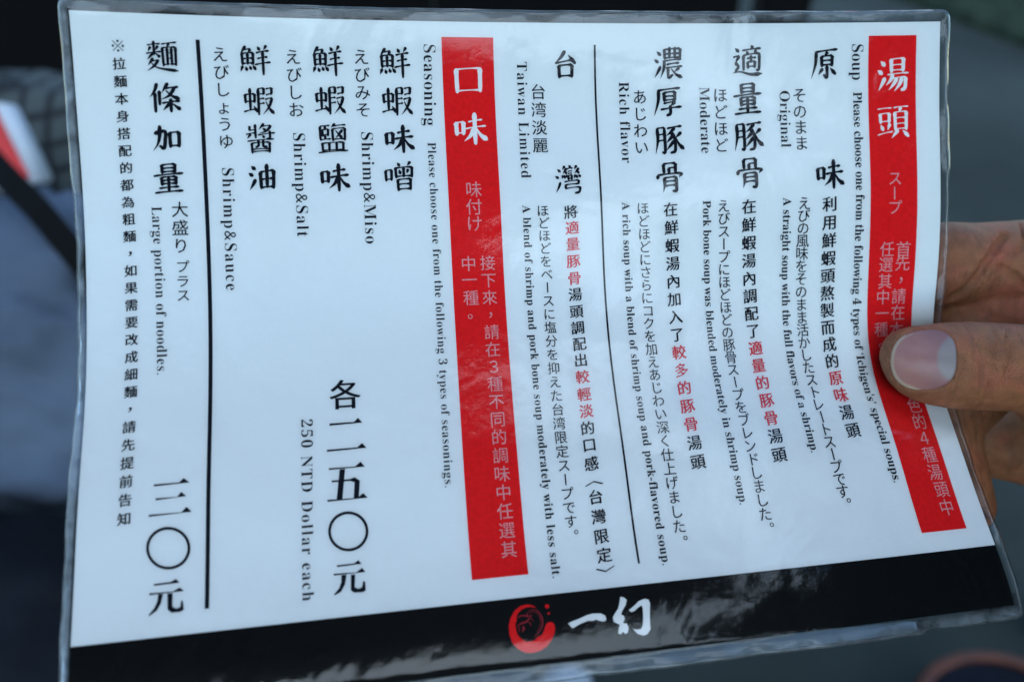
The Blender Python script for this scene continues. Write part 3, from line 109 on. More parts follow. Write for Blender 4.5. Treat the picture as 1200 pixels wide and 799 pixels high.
root_loc = Vector(page([[148, 105]])[0])
menu = empty('laminated_menu', root_loc, 'laminated white ramen menu with two red banners and black foot band, held by the hand', 'menu')
def onpage(name, uv, faces, off, mat, parent, smooth=True):
    P = page(uv, off) - np.array(root_loc)
    return link(name, mesh(name, P, faces), parent, mat, smooth)
def grid(u0, u1, v0, v1, du=4.0):
    nu = max(1, int(math.ceil((u1-u0)/du))); nv = max(1, int(math.ceil((v1-v0)/du)))
    uv = [(u0+(u1-u0)*i/nu, v0+(v1-v0)*j/nv) for j in range(nv+1) for i in range(nu+1)]
    f = [(j*(nu+1)+i, (j+1)*(nu+1)+i, (j+1)*(nu+1)+i+1, j*(nu+1)+i+1) for j in range(nv) for i in range(nu)]
    return uv, f
# paper and inks
def ink(name, col, var=.06, rough=.5):
    g = N(name); f = g.noise(900, 3)
    g.l(g.ramp(f, [(.3, tuple(c*(1-var) for c in col)), (.7, tuple(min(1, c*(1+var)) for c in col))]), g.b.inputs['Base Color'])
    g.b.inputs['Roughness'].default_value = rough; g.b.inputs['Specular IOR Level'].default_value = .05
    f2 = g.noise(38, 3, .5, dist=.6)
    g.l(g.bump(f2, .0024, .7), g.b.inputs['Normal'])
    return g.m
M_PAPER = ink('white_paper', (.80, .82, .83), .012)
M_RED = ink('red_ink', (.74, .008, .012), .08)
M_BLACK = ink('black_ink', (.0025, .003, .0035), .2)
M_INK = ink('blue_black_ink', (.006, .008, .016), .2)
M_REDTXT = ink('red_lettering', (.66, .03, .05), .1)
M_WHITE = ink('white_lettering', (.84, .84, .84), .02)
M_PALE = ink('pale_pink_lettering', (.72, .34, .36), .12)
M_DRED = ink('dark_red_line_art', (.30, .02, .035), .2)
INK = {'ink': M_INK, 'red': M_REDTXT, 'white': M_WHITE, 'pale': M_PALE, 'darkred': M_DRED}
uv, f = grid(0, PW, 0, PH, 2.5)
paper = onpage('paper_sheet', uv, f, 0.0, M_PAPER, menu)
uv, f = grid(269.4, 287.8, 4.6, 183.9, 2.0); onpage('red_banner', uv, f, .06, M_RED, paper)
uv, f = grid(114.9, 132.5, 4.9, 183.8, 2.0); onpage('red_banner', uv, f, .06, M_RED, paper)
uv, f = grid(0, PW, 190.4, PH, 2.5); onpage('black_band', uv, f, .06, M_BLACK, paper)
uv, f = grid(36.35, 37.6, 7.4, 184.0, 1.5); onpage('ruled_line', uv, f, .06, M_INK, paper)
uv, f = grid(167.65, 168.35, 7.1, 184.05, 1.5); onpage('ruled_line', uv, f, .06, M_INK, paper)
# lettering: glyph outlines taken from Blender's own built-in font, laid out letter by letter on the sheet
_gc = {}
def glyph(ch, res=3, off=0.0):
    k = (ch, res, off)
    if k in _gc: return _gc[k]
    cu = bpy.data.curves.new('g', 'FONT'); cu.body = ch; cu.size = 1; cu.resolution_u = res; cu.offset = off
    o = bpy.data.objects.new('g', cu); sc.collection.objects.link(o)
    dg = bpy.context.evaluated_depsgraph_get(); me = bpy.data.meshes.new_from_object(o.evaluated_get(dg))
    V = np.array([v.co[:2] for v in me.vertices]).reshape(-1, 2); F = [tuple(p.vertices) for p in me.polygons]
    bpy.data.objects.remove(o); bpy.data.curves.remove(cu); bpy.data.meshes.remove(me)
    _gc[k] = (V, F); return _gc[k]
class Pen:
    def __init__(s): s.uv = []; s.o = []; s.f = []
    def add(s, uv, F, off):
        b = len(s.uv); s.uv += [tuple(p) for p in uv]; s.o += [off]*len(uv); s.f += [tuple(i+b for i in q) for q in F]
    def make(s, name, mat): return onpage(name, s.uv, s.f, np.array(s.o), mat, paper, False) if s.uv else None
# brush-written display characters, stroke by stroke on a 100-unit square (h v p n d = level, upright, left sweep, right sweep, dot; B = box)
WATER = 'd 14 12 26 24|d 5 36 18 46|p 26 58 18 74 7 92'
GLY = {
 '加': 'v 12 35 44 29 44 58 39 84 27 75|p 28 10 27 40 20 68 5 90|B 58 34 87 78',
 '台': 'p 50 6 36 26 16 44|h 16 44 50 39 76 34|d 62 20 86 48|B 28 54 74 90',
 '味': 'B 8 32 30 64|h 44 30 84 25|h 36 50 94 44|v 63 6 63 96|p 60 50 50 70 31 86|n 66 50 78 70 98 86',
 '油': WATER+'|v 42 34 44 90|h 42 34 86 29|v 86 29 84 90|h 44 59 84 56|h 44 86 84 84|v 64 8 64 86',
 '厚': 'h 18 16 91 10|p 20 14 18 50 4 94|B 38 24 74 48|h 39 36 73 35|h 36 57 74 53|p 74 53 58 66|v 57 64 57 88 45 95|h 26 76 94 69',
 '原': 'h 18 14 91 8|p 20 12 18 50 4 94|p 58 15 48 27|B 38 29 75 56|h 39 42 74 41|v 57 56 57 92 46 84|p 42 66 28 84|d 68 64 86 84',
 '骨': 'v 30 8 31 36|h 30 8 70 6|v 70 6 69 36|h 47 22 69 20|v 47 22 48 36|d 13 38 9 53|h 12 42 88 38|p 90 38 80 51|p 31 52 31 75 26 96|h 31 52 70 49|v 70 49 70 90 58 94|h 32 64 69 62|h 32 77 69 75',
 '量': 'B 30 4 70 28|h 31 16 69 15|h 5 39 95 33|B 28 45 72 67|h 29 56 71 54|v 50 45 50 92|h 20 79 80 76|h 7 94 93 90',
 '豚': 'p 12 14 13 50 4 94|h 12 14 36 12|v 36 12 36 86 27 90|h 14 34 35 32|h 14 54 35 52|h 46 14 93 8|p 70 12 56 27 42 37|v 58 27 69 48 69 86 54 93|p 62 40 41 60|p 67 54 40 84|p 90 28 72 45|n 71 42 82 66 99 84',
 '條': 'p 26 4 18 27 3 47|v 18 34 18 95|v 32 28 32 72|p 59 4 40 34|h 52 20 90 16|p 79 18 62 42 36 55|n 52 26 70 44 95 55|h 39 67 93 61|v 66 54 66 96|p 63 68 41 90|n 69 68 96 90',
 '適': 'd 9 10 21 21|h 3 37 22 34|p 22 34 9 55|v 10 54 20 66 10 80|n 3 84 26 82 60 91 98 90|d 60 3 67 11|h 32 18 92 13|d 46 20 50 30|p 77 18 70 30|v 36 33 37 78|h 36 33 88 28|v 88 28 87 74 78 78|h 48 43 76 41|v 61 34 61 54|B 50 54 74 69',
 '濃': WATER+'|B 38 8 90 34|v 55 1 55 34|v 72 1 72 34|h 39 21 89 20|h 34 43 94 38|p 38 42 36 66 25 95|h 46 53 86 49|h 43 64 96 60|v 51 64 52 92 66 84|p 86 64 70 77|n 61 66 76 83 98 95',
 '鮮': 'p 21 4 4 29|h 18 16 36 14|p 36 14 28 27|B 8 28 44 62|h 9 45 43 43|v 26 28 26 62|p 9 69 2 86|d 19 70 23 83|d 31 68 36 80|d 42 66 51 81|d 59 6 66 18|p 88 3 79 18|h 54 27 95 21|h 58 45 90 40|h 49 65 99 58|v 75 22 75 98',
 '蝦': 'B 8 28 38 52|v 23 8 23 80|h 3 84 42 76|d 34 65 46 86|v 50 10 50 96|h 50 10 68 8|v 68 8 68 28|h 50 28 68 27|h 50 45 69 42|h 50 61 69 57|h 76 10 94 8|v 94 8 93 28|h 76 30 94 27|h 72 45 94 41|p 94 41 84 68 64 94|n 74 52 84 74 100 94',
 '醬': 'v 33 3 34 48|v 15 8 15 22|h 15 23 33 21|h 4 35 33 31|p 19 35 8 50|p 62 1 46 20|h 57 10 84 8|p 85 8 70 25 46 33|d 58 16 66 23|h 42 39 97 33|v 80 26 80 50 71 52|d 56 40 63 48|h 8 59 92 54|B 21 66 79 96|v 42 56 42 74 33 80|v 58 56 58 76 70 79|h 22 87 78 86',
 '鹽': 'v 10 8 11 53|h 10 8 41 6|h 10 53 44 50|B 17 20 36 38|v 26 8 26 20|v 26 38 26 50|p 58 1 46 13|h 54 8 93 5|B 50 18 90 54|p 82 22 59 50|n 59 22 81 50|B 16 64 84 90|v 38 64 38 90|v 62 64 62 90|h 3 95 97 91',
 '噌': 'B 6 30 26 60|d 45 5 52 16|p 86 3 76 16|B 38 22 91 52|v 65 22 65 52|d 50 28 54 42|p 79 28 75 42|B 44 61 85 94|h 45 77 84 76',
 '麵': 'h 8 14 46 10|v 27 2 27 44|p 16 18 8 32|p 39 16 31 30|h 3 39 47 34|p 24 38 5 58|n 30 38 45 52|p 22 54 6 76|h 20 63 38 60|p 39 60 24 79 3 94|n 14 66 36 84 98 95|h 50 11 95 6|p 73 8 66 21|B 52 23 92 76|v 66 23 66 76|v 79 23 79 76|h 66 40 79 39|h 66 57 79 56',
 '灣': 'd 13 12 23 22|d 5 36 16 44|p 22 58 16 74 6 92|d 53 1 60 8|h 47 13 67 11|h 50 22 63 21|h 50 30 63 29|B 50 37 63 48|p 39 3 31 15|p 45 11 31 29|d 38 20 45 29|p 33 34 28 45|d 38 33 39 44|d 43 33 48 42|p 81 3 73 15|p 88 11 73 29|d 80 20 88 29|p 75 34 70 45|d 80 33 81 44|d 86 33 92 42|h 36 57 86 53|v 86 53 84 65|h 40 67 84 65|v 40 67 38 80|h 38 80 90 76|v 90 76 86 93 71 97',
}
GLY['湯'] = WATER+'|B 44 8 82 40|h 45 24 81 23|h 34 50 97 47|p 50 50 44 64 30 78|h 46 61 89 58|v 89 58 87 86 76 93|p 63 60 54 75 38 92|p 77 60 70 77 54 96'
GLY['頭'] = 'h 5 13 47 11|B 12 28 40 50|d 13 58 20 73|p 41 56 34 73|h 3 86 49 78|h 52 11 97 9|p 75 11 69 24|B 56 25 91 72|h 57 41 90 40|h 57 57 90 56|p 66 75 46 96|d 80 75 97 93'
GLY['口'] = 'B 15 20 84 82'
PROF = {'h': ((0, .8), (.1, 1.05), (.3, .66), (.7, .68), (.9, 1.3), (1, .75)), 'v': ((0, .75), (.07, 1.3), (.25, .95), (.8, 1.0), (1, .7)),
        'p': ((0, .85), (.12, 1.25), (.5, .95), (1, .12)), 'n': ((0, .35), (.5, .85), (.84, 1.5), (1, .15)), 'd': ((0, .2), (.6, 1.35), (1, .8))}
def brush_strokes(ch, ming=False):
    src = GLY[ch].split('|'); strokes = []
    for s in src:
        k, *a = s.split(); a = [float(q) for q in a]
        if k == 'B':
            x0, y0, x1, y1 = a; strokes += [('v', [x0, y0-1, x0+1.5, y1+3]), ('h', [x0, y0, x1, y0-2]), ('v', [x1, y0-2, x1-1, y1+2]), ('h', [x0+1, y1-1, x1-1, y1-2])]
        else: strokes.append((k, a))
    n = len(strokes); wv = 5.9 if n < 10 else 5.3 if n < 15 else 4.3 if n < 20 else 3.5; wh = wv*(.70 if n < 20 else .62)
    if ming: wv *= 1.02; wh *= .58
    rr = random.Random(ord(ch)); out = []
    for q, (k, a) in enumerate(strokes):
        p = np.array(a).reshape(-1, 2) + np.array([[rr.uniform(-.6, .6), rr.uniform(-.6, .6)]])
        # catmull-rom through the points
        P = np.vstack([2*p[0]-p[1], p, 2*p[-1]-p[-2]]); seg = []
        m = 5 if len(p) > 2 else 9
        for i in range(1, len(P)-2):
            for t in np.linspace(0, 1, m, endpoint=False):
                a0, a1, a2, a3 = P[i-1], P[i], P[i+1], P[i+2]
                seg.append(.5*((2*a1)+(-a0+a2)*t+(2*a0-5*a1+4*a2-a3)*t*t+(-a0+3*a1-3*a2+a3)*t**3))
        seg.append(P[-2]); c = np.array(seg)
        if k == 'h' and len(p) == 2: c[:, 1] -= 1.2*np.sin(np.linspace(0, math.pi, len(c)))
        L = np.concatenate([[0], np.cumsum(np.linalg.norm(np.diff(c, axis=0), axis=1))]); L /= L[-1]
        pr = PROF[k]; w_ = np.interp(L, [x for x, _ in pr], [y for _, y in pr])*(wh if k == 'h' else wv*(.92 if k in 'pnd' else 1))*(2.05 if n < 16 else 2.2 if n < 20 else 2.5)
        t = np.gradient(c, axis=0); t /= np.linalg.norm(t, axis=1)[:, None]+1e-9; nn = np.stack([-t[:, 1], t[:, 0]], 1)
        l, r_ = c+nn*w_[:, None]*.5, c-nn*w_[:, None]*.5
        e0, e1 = c[0]-t[0]*w_[0]*.3, c[-1]+t[-1]*w_[-1]*.35
        vs = [e0]+[x for pair in zip(l, r_) for x in pair]+[e1]; N_ = len(c)
        fs = [(0, 1, 2)]+[(1+2*i, 3+2*i, 4+2*i, 2+2*i) for i in range(N_-1)]+[(2*N_-1, 2*N_+1, 2*N_)]
        vs = np.array(vs)/100-.5; vs = np.stack([vs[:, 0], -vs[:, 1]+.035*vs[:, 0]], 1)
        out.append((vs, fs))
    return out
STY = {  # shear, x scale, y scale, copies (dx, dy) in em
 'kai':  (.085, .96, .92, [(0, 0), (.017, .007), (-.017, -.007), (.034, .015), (-.034, -.015), (.006, -.012)]),
 'kais': (.075, .95, .92, [(0, 0), (.020, .008), (-.020, -.008)]),
 'min':  (0, .98, .98, [(0, 0), (.010, 0)]),
 'minb': (0, .98, 1.0, [(0, 0), (.020, 0), (-.020, 0)]),
 'thin': (0, 1.0, 1.0, [(0, 0)]),
}
def place_char(pen, ch, u, v, size, style, ang):
    if ch == '※':        # reference mark: a thin saltire with four dots
        def bar(x0, y0, x1, y1, t):
            d = np.array([x1-x0, y1-y0]); d = d/np.hypot(*d); n_ = np.array([-d[1], d[0]])*t
            return [np.array([x0, y0])+n_, np.array([x0, y0])-n_, np.array([x1, y1])-n_, np.array([x1, y1])+n_]
        for k, q in enumerate([bar(-.36, -.36, .36, .36, .022), bar(-.36, .36, .36, -.36, .022)]+[[np.array([cx+.085*math.cos(a_*math.pi/4), cy+.085*math.sin(a_*math.pi/4)]) for a_ in range(8)] for cx, cy in ((0, .34), (0, -.34), (.34, 0), (-.34, 0))]):
            q = np.array(q)*size; pen.add(np.stack([u+q[:, 0], v-q[:, 1]], 1), [tuple(range(len(q)))], .13+.01*(k % 2))
        return
    V, F = glyph(ch, 4 if size > 8 else 2)
    if not len(V): return
    c = V - np.array([.5, .38])
    if ch in 'ー〈〉': c = np.stack([c[:, 1], -c[:, 0]], 1)
    if ch == 'ー': c[:, 0] -= c[:, 0].mean(); c[:, 1] += .0
    if ch in '，': c = (V-V.mean(0))*1.1
    if ch == '。': c = (V-V.mean(0)) + (np.array([.28, .2]) if style == 'min' else np.array([0, 0]))
    if ch in '〈〉':
        c = c-(c.max(0)+c.min(0))/2; c[:, 0] *= 1.25; c[:, 1] *= .8
    sh, sx, sy, copies = STY[style]
    nib = 1.0 if style != 'kai' else (.55 if ch in '麵蝦鹽醬灣濃鮮' else .85)
    if style == 'kai':   # brush: strokes swell and wander a little
        c = c + .010*np.stack([np.sin(c[:, 1]*23+c[:, 0]*9+ord(ch)), np.sin(c[:, 0]*21-c[:, 1]*11+ord(ch)*.7)], 1)
    c = np.stack([c[:, 0]*sx, c[:, 1]*sy + sh*c[:, 0]], 1)
    ca, sa = math.cos(ang), math.sin(ang)
    for k, (dx, dy) in enumerate(copies):
        q = (c+np.array([dx, dy])*nib)*size
        qu = q[:, 0]*ca - q[:, 1]*sa; qv = -(q[:, 0]*sa + q[:, 1]*ca)
        pen.add(np.stack([u+qu, v+qv], 1), F, .13+.012*k)
for name, text, size, style, inkn, red, pos in DATA['cols']:
    if style == 'kai' and size < 8: style = 'kais'
    if style in ('kai', 'minb') and size > 8:      # display characters are large enough to be pieces of their own
        for i, ch in enumerate(text):
            one = Pen()
            if ch in GLY:
                for k_, (bv_, bf_) in enumerate(brush_strokes(ch, style == 'minb')): one.add(np.stack([pos[i][0]+bv_[:, 0]*size*.96, pos[i][1]-bv_[:, 1]*size*.96], 1), bf_, .13+.005*k_)
            else: place_char(one, ch, pos[i][0], pos[i][1], size, style, 0)
            one.make('printed_character', INK[inkn])
        continue
    black, redp = Pen(), Pen()
    for i, ch in enumerate(text):
        place_char(redp if i in red else black, ch, pos[i][0], pos[i][1], size, style, 0)
    black.make('printed_column', INK[inkn]); redp.make('printed_column', INK['red'])
def serif(c):
    if c.isupper(): return chr(0x1D400+ord(c)-65)
    if c.islower(): return chr(0x1D41A+ord(c)-97)
    if c.isdigit(): return chr(0x1D7CE+ord(c)-48)
    return c
_adv = {}
def advance(c):
    if c not in _adv:
        V1, _ = glyph('H'+c+'H', 1); V2, _ = glyph('HH', 1); _adv[c] = V1[:, 0].max()-V2[:, 0].max()
    return _adv[c]
for text, em, weight, path in DATA['eng']:
    p = np.array(path); L = np.concatenate([[0], np.cumsum(np.linalg.norm(np.diff(p, axis=0), axis=1))])
    chars = [serif(c) for c in text]; off = -.008 if weight == 1 else 0.0
    em *= .94
    adv = [advance(c)*em for c in chars]; nat = sum(adv)
    track = (L[-1]-nat)/(len(chars)-1); xs = 1.0
    if track < 0.0: xs = (L[-1])/nat; track = 0.0
    pen = Pen(); x = 0
    for c, a in zip(chars, adv):
        V, F = glyph(c, 2, off)
        if len(V):
            px_ = np.clip(x + V[:, 0]*em*xs, 0, None); up = V[:, 1]*em
            bu = np.interp(px_, L, p[:, 0]); bv = np.interp(px_, L, p[:, 1]) + np.maximum(0, px_-L[-1])
            pen.add(np.stack([bu+up, bv], 1), F, .13)
        x += a*xs+track
    pen.make('printed_line', M_INK)
polys = {}
for name, inkn, pts in DATA['poly']:
    pen = polys.setdefault((name, inkn), Pen())
    tri = tessellate_polygon([[Vector((a, b, 0)) for a, b in pts]])
    pen.add(pts, [tuple(t) for t in tri], .14+.004*(len(pen.f) % 3))
for (name, inkn), pen in polys.items():
    nm = {'emblem': 'shrimp_emblem', 'wordmark': 'brush_wordmark'}.get(name, 'printed_price')
    pen.make(nm, M_RED if (name == 'emblem' and inkn == 'red') else INK[inkn])
# the clear laminate pouch, wider than the paper all round
def laminate_mat():
    g = N('clear_laminate'); g.t.nodes.remove(g.b)
    co = g.n('ShaderNodeTexCoord').outputs['Object']
    n1 = g.noise(26, 3, .5, co, .8); n2 = g.noise(260, 4, .6, co); n3 = g.noise(2600, 2, .5, co)
    nb = g.bump(n1, .0011, .9); nb = g.bump(n2, .00012, .7, nb); nb = g.bump(n3, .00001, .6, nb)
    fr = g.n('ShaderNodeFresnel', i_IOR=1.5); g.l(nb, fr.inputs['Normal'])
    gl = g.n('ShaderNodeBsdfGlossy', i_Roughness=.09); g.l(nb, gl.inputs['Normal'])
    tr = g.n('ShaderNodeBsdfTransparent'); tr.inputs[0].default_value = (.97, .975, .975, 1)
    df = g.n('ShaderNodeBsdfDiffuse'); df.inputs[0].default_value = (.75, .8, .85, 1)
    # scuffs and dust on the film: tiny bright marks
    sp = g.ramp(g.noise(900, 3, .7, co, 2.5), [(.68, 0.0), (.82, .08)])
    hz = g.n('ShaderNodeMath', operation='ADD'); g.l(sp, hz.inputs[0]); hz.inputs[1].default_value = .0015
    ra = g.n('ShaderNodeAttribute', attribute_name='rim'); rn = g.ramp(g.noise(120, 4, .65, co, 1.0), [(.3, .03), (.75, .25)])
    rm = g.n('ShaderNodeMath', operation='MULTIPLY'); g.l(ra.outputs['Fac'], rm.inputs[0]); g.l(rn, rm.inputs[1])
    h2 = g.n('ShaderNodeMath', operation='ADD'); g.l(hz.outputs[0], h2.inputs[0]); g.l(rm.outputs[0], h2.inputs[1]); hz = h2
    m1 = g.n('ShaderNodeMixShader'); g.l(hz.outputs[0], m1.inputs[0]); g.l(tr.outputs[0], m1.inputs[1]); g.l(df.outputs[0], m1.inputs[2])
    m2 = g.n('ShaderNodeMixShader'); g.l(fr.outputs[0], m2.inputs[0]); g.l(m1.outputs[0], m2.inputs[1]); g.l(gl.outputs[0], m2.inputs[2])
    g.l(m2.outputs[0], g.o.inputs['Surface']); return g.m
M_LAM = laminate_mat()
ML, MR, MT, MB = 3.3, 3.6, 4.0, 4.6
def outline(r=3.0, k=5):
    u0, u1, v0, v1 = -ML, PW+MR, -MT, PH+MB; out = []
    return u0, u1, v0, v1
def lam_grid(n=2.5):
    u0, u1, v0, v1 = -ML, PW+MR, -MT, PH+MB
    us = np.concatenate([np.linspace(u0, 0, 4)[:-1], np.linspace(0, PW, 120), np.linspace(PW, u1, 4)[1:]])
    vs = np.concatenate([np.linspace(v0, 0, 4)[:-1], np.linspace(0, PH, 86), np.linspace(PH, v1, 5)[1:]])
    r = 3.2; pts = []
    for v in vs:
        for u in us:
            uu, vv = u, v      # pull the four corners in to a round
            cu = min(max(uu, u0+r), u1-r); cv = min(max(vv, v0+r), v1-r); du, dv = uu-cu, vv-cv
            if du and dv:
                m = max(abs(du), abs(dv)); l = math.hypot(du, dv); uu = cu+du*m/l; vv = cv+dv*m/l
            pts.append((uu, vv))
    return np.array(pts), len(us), len(vs)
pts, nu, nv = lam_grid()
rs = np.random.RandomState(3)
def smooth1(n, k):
    a = rs.randn(n+2*k); return np.convolve(a, np.hanning(2*k+1)/k, 'valid')[:n]
edge = np.minimum.reduce([pts[:, 0]+ML, PW+MR-pts[:, 0], pts[:, 1]+MT, PH+MB-pts[:, 1]])
t = np.clip(edge/2.6, 0, 1); half = .10+.32*t
# the sealed rim waves a little out of plane; along the left part of the foot it is curled towards the light
below = np.clip((pts[:, 1]-PH)/MB, 0, 1)
curl = below*2.6*np.clip((262-pts[:, 0])/3, 0, 1)
wave = (1-np.clip(edge/3.4, 0, 1))*(.35*np.sin(pts[:, 0]*.11+1)+.25*np.sin(pts[:, 0]*.37)+.3*np.sin(pts[:, 1]*.13+2)+.2*np.sin(pts[:, 1]*.41))
wave = wave + np.clip(-pts[:, 0]/ML, 0, 1)*(-1.0+.5*np.sin(pts[:, 1]*.05))*np.clip(1.2-edge/ML, 0, 1)
top = page(pts, half+curl*CURL+wave); bot = page(pts, -half+curl*CURL+wave)
V = np.concatenate([top, bot])-np.array(root_loc); nn = len(pts)
F = []
for j in range(nv-1):
    for i in range(nu-1):
        a, b, c_, d = j*nu+i, (j+1)*nu+i, (j+1)*nu+i+1, j*nu+i+1
        F.append((a, b, c_, d)); F.append((a+nn, d+nn, c_+nn, b+nn))
ring = [i for i in range(nu)] + [j*nu+nu-1 for j in range(1, nv)] + [(nv-1)*nu+i for i in range(nu-2, -1, -1)] + [j*nu for j in range(nv-2, 0, -1)]
for k in range(len(ring)):
    a, b = ring[k], ring[(k+1) % len(ring)]; F.append((a, b, b+nn, a+nn))
lme = mesh('laminate_pouch', V, F)      # the heat-sealed rim is cloudier than the film over the paper
out_ = np.maximum.reduce([-pts[:, 0]/ML*1.25, (pts[:, 0]-PW)/MR*.45, -pts[:, 1]/MT*.8, (pts[:, 1]-PH)/MB*.6])
rim_ = np.clip(out_*3, 0, 1)*np.where(pts[:, 0] < 0, 1.25, np.where(pts[:, 0] > PW, .35, .6))
a_ = lme.attributes.new('rim', 'FLOAT', 'POINT'); a_.data.foreach_set('value', np.concatenate([rim_, rim_*0]).astype(np.float32))
link('laminate_pouch', lme, menu, M_LAM)
# ------------------------------------------------------------------ the hand that pinches the right edge (camera-frame sheet units, grown as one surface)
def Q(px, py, d): return np.array([(px-600)/900*d, -(py-399.5)/900*d, -d])
HX = np.arange(118, 262, .72, dtype=np.float32); HY = np.arange(-112, 68, .72, dtype=np.float32); HZ = np.arange(-372, -246, .72, dtype=np.float32)
GX, GY, GZ = np.meshgrid(HX, HY, HZ, indexing='ij')
def capsule(a, b, ra, rb, g=None):
    X, Y, Z = g or (GX, GY, GZ); a = np.asarray(a); b = np.asarray(b); d = b-a; L2 = float(d@d)
    t = np.clip(((X-a[0])*d[0]+(Y-a[1])*d[1]+(Z-a[2])*d[2])/L2, 0, 1)
    return np.sqrt((X-a[0]-t*d[0])**2+(Y-a[1]-t*d[1])**2+(Z-a[2]-t*d[2])**2)-(ra+(rb-ra)*t)
def smin(a, b, k): h = np.clip(.5+.5*(b-a)/k, 0, 1); return b+(a-b)*h-k*h*(1-h)
TH_D = 274.0; PXU = TH_D/900
TX = np.array([1034.5, 1037, 1041, 1048, 1058, 1072, 1090, 1112, 1135, 1165, 1200, 1260, 1330, 1420])
TTOP = np.array([417, 403, 395, 388.5, 384.5, 382, 379.5, 377.5, 377, 378, 380, 382, 383, 384])
TBOT = np.array([419, 432, 441, 452, 461.5, 469, 474.5, 478.5, 480.5, 481.5, 482, 487, 498, 520])
def thumb(g=None):
    X, Y, Z = g or (GX, GY, GZ)
    px = X/TH_D*900+600
    top = np.interp(px, TX, TTOP); botm = np.interp(px, TX, TBOT); cy = -((top+botm)/2-399.5)*PXU; r = (botm-top)/2*PXU
    r = np.maximum(r, .4); k = .80
    dz = Z+TH_D+ (px-1100)*.004
    rr = np.sqrt(((Y-cy)/r)**2+(dz/(r*k+1.0))**2)
    d = (rr-1)*r*.85
    tip = (1034.5-px)*PXU
    return np.where(px < 1034.5, np.sqrt(np.maximum(d, 0)**2+tip**2), d)
def handf(g=None):
    th = thumb(g)
    c = lambda a, b, ra, rb: capsule(Q(*a), Q(*b), ra, rb, g)
    # index finger behind the sheet: first two segments, palm side towards us
    f = smin(c((985, 330, 312), (1110, 312, 313), 12.5, 16), c((1110, 312, 313), (1290, 318, 318), 17, 23), 5)
    # pad of the palm, its edge makes the long crease
    p = smin(c((1190, 372, 322), (1300, 400, 326), 24, 36), c((1150, 362, 314), (1200, 372, 318), 13, 15), 5)
    f = smin(f, p, 1.6)
    f = smin(f, c((1118, 395, 318), (1230, 420, 322), 17, 20), 2.5)
    # middle finger laid along the back of the edge
    m = smin(c((1104, 500, 311), (1126, 590, 305), 13.0, 12.2), c((1104, 500, 311), (1180, 420, 330), 13, 15), 4)
    f = smin(f, m, 3)
    f = smin(f, c((1178, 522, 356), (1300, 528, 350), 16, 26), 2)
    # ball of the thumb, palm and wrist beyond the frame
    f = smin(f, c((1300, 470, 268), (1420, 520, 285), 26, 38), 8)
    f = smin(f, c((1330, 440, 322), (1500, 520, 318), 42, 30), 14)
    f = smin(th, f, 6) if True else f
    return f
hv = handf()
# crease between finger and palm pad
for pts_, r_, k_ in [([(1104, 353), (1122, 346), (1140, 331), (1154, 311), (1166, 292), (1177, 276)], 1.15, 1.6), ([(1172, 312), (1190, 322), (1208, 340)], .7, 1.5), ([(1196, 262), (1199, 285), (1190, 300)], .5, 1.2),
   ([(1162, 388), (1168, 404), (1163, 420), (1170, 436)], .22, .7), ([(1180, 384), (1176, 400), (1184, 418), (1178, 440)], .25, .7), ([(1152, 412), (1172, 408), (1196, 402)], .2, .6), ([(1128, 470), (1150, 466), (1185, 470)], .2, .6)]:
    P3 = []
    for px_, py_ in pts_:
        ds = np.linspace(252, 345, 700); g = [np.array(a) for a in zip(*[Q(px_, py_, d) for d in ds])]
        s = handf(tuple(g)); k = np.argmax(s < 0); P3.append(Q(px_, py_, ds[k]+.2) if s[k] < 0 else None)
    P3 = [p for p in P3 if p is not None]
    for a, b in zip(P3[:-1], P3[1:]): hv = -smin(-hv, capsule(a, b, r_*1.25, r_*1.25), k_)
def nail_uv(px, py):                    # -1..1 across the nail plate
    s = (px-1084)/37.5; cyl = 422-(px-1084)*.0
    t = (py-cyl)/35.5; return s, t
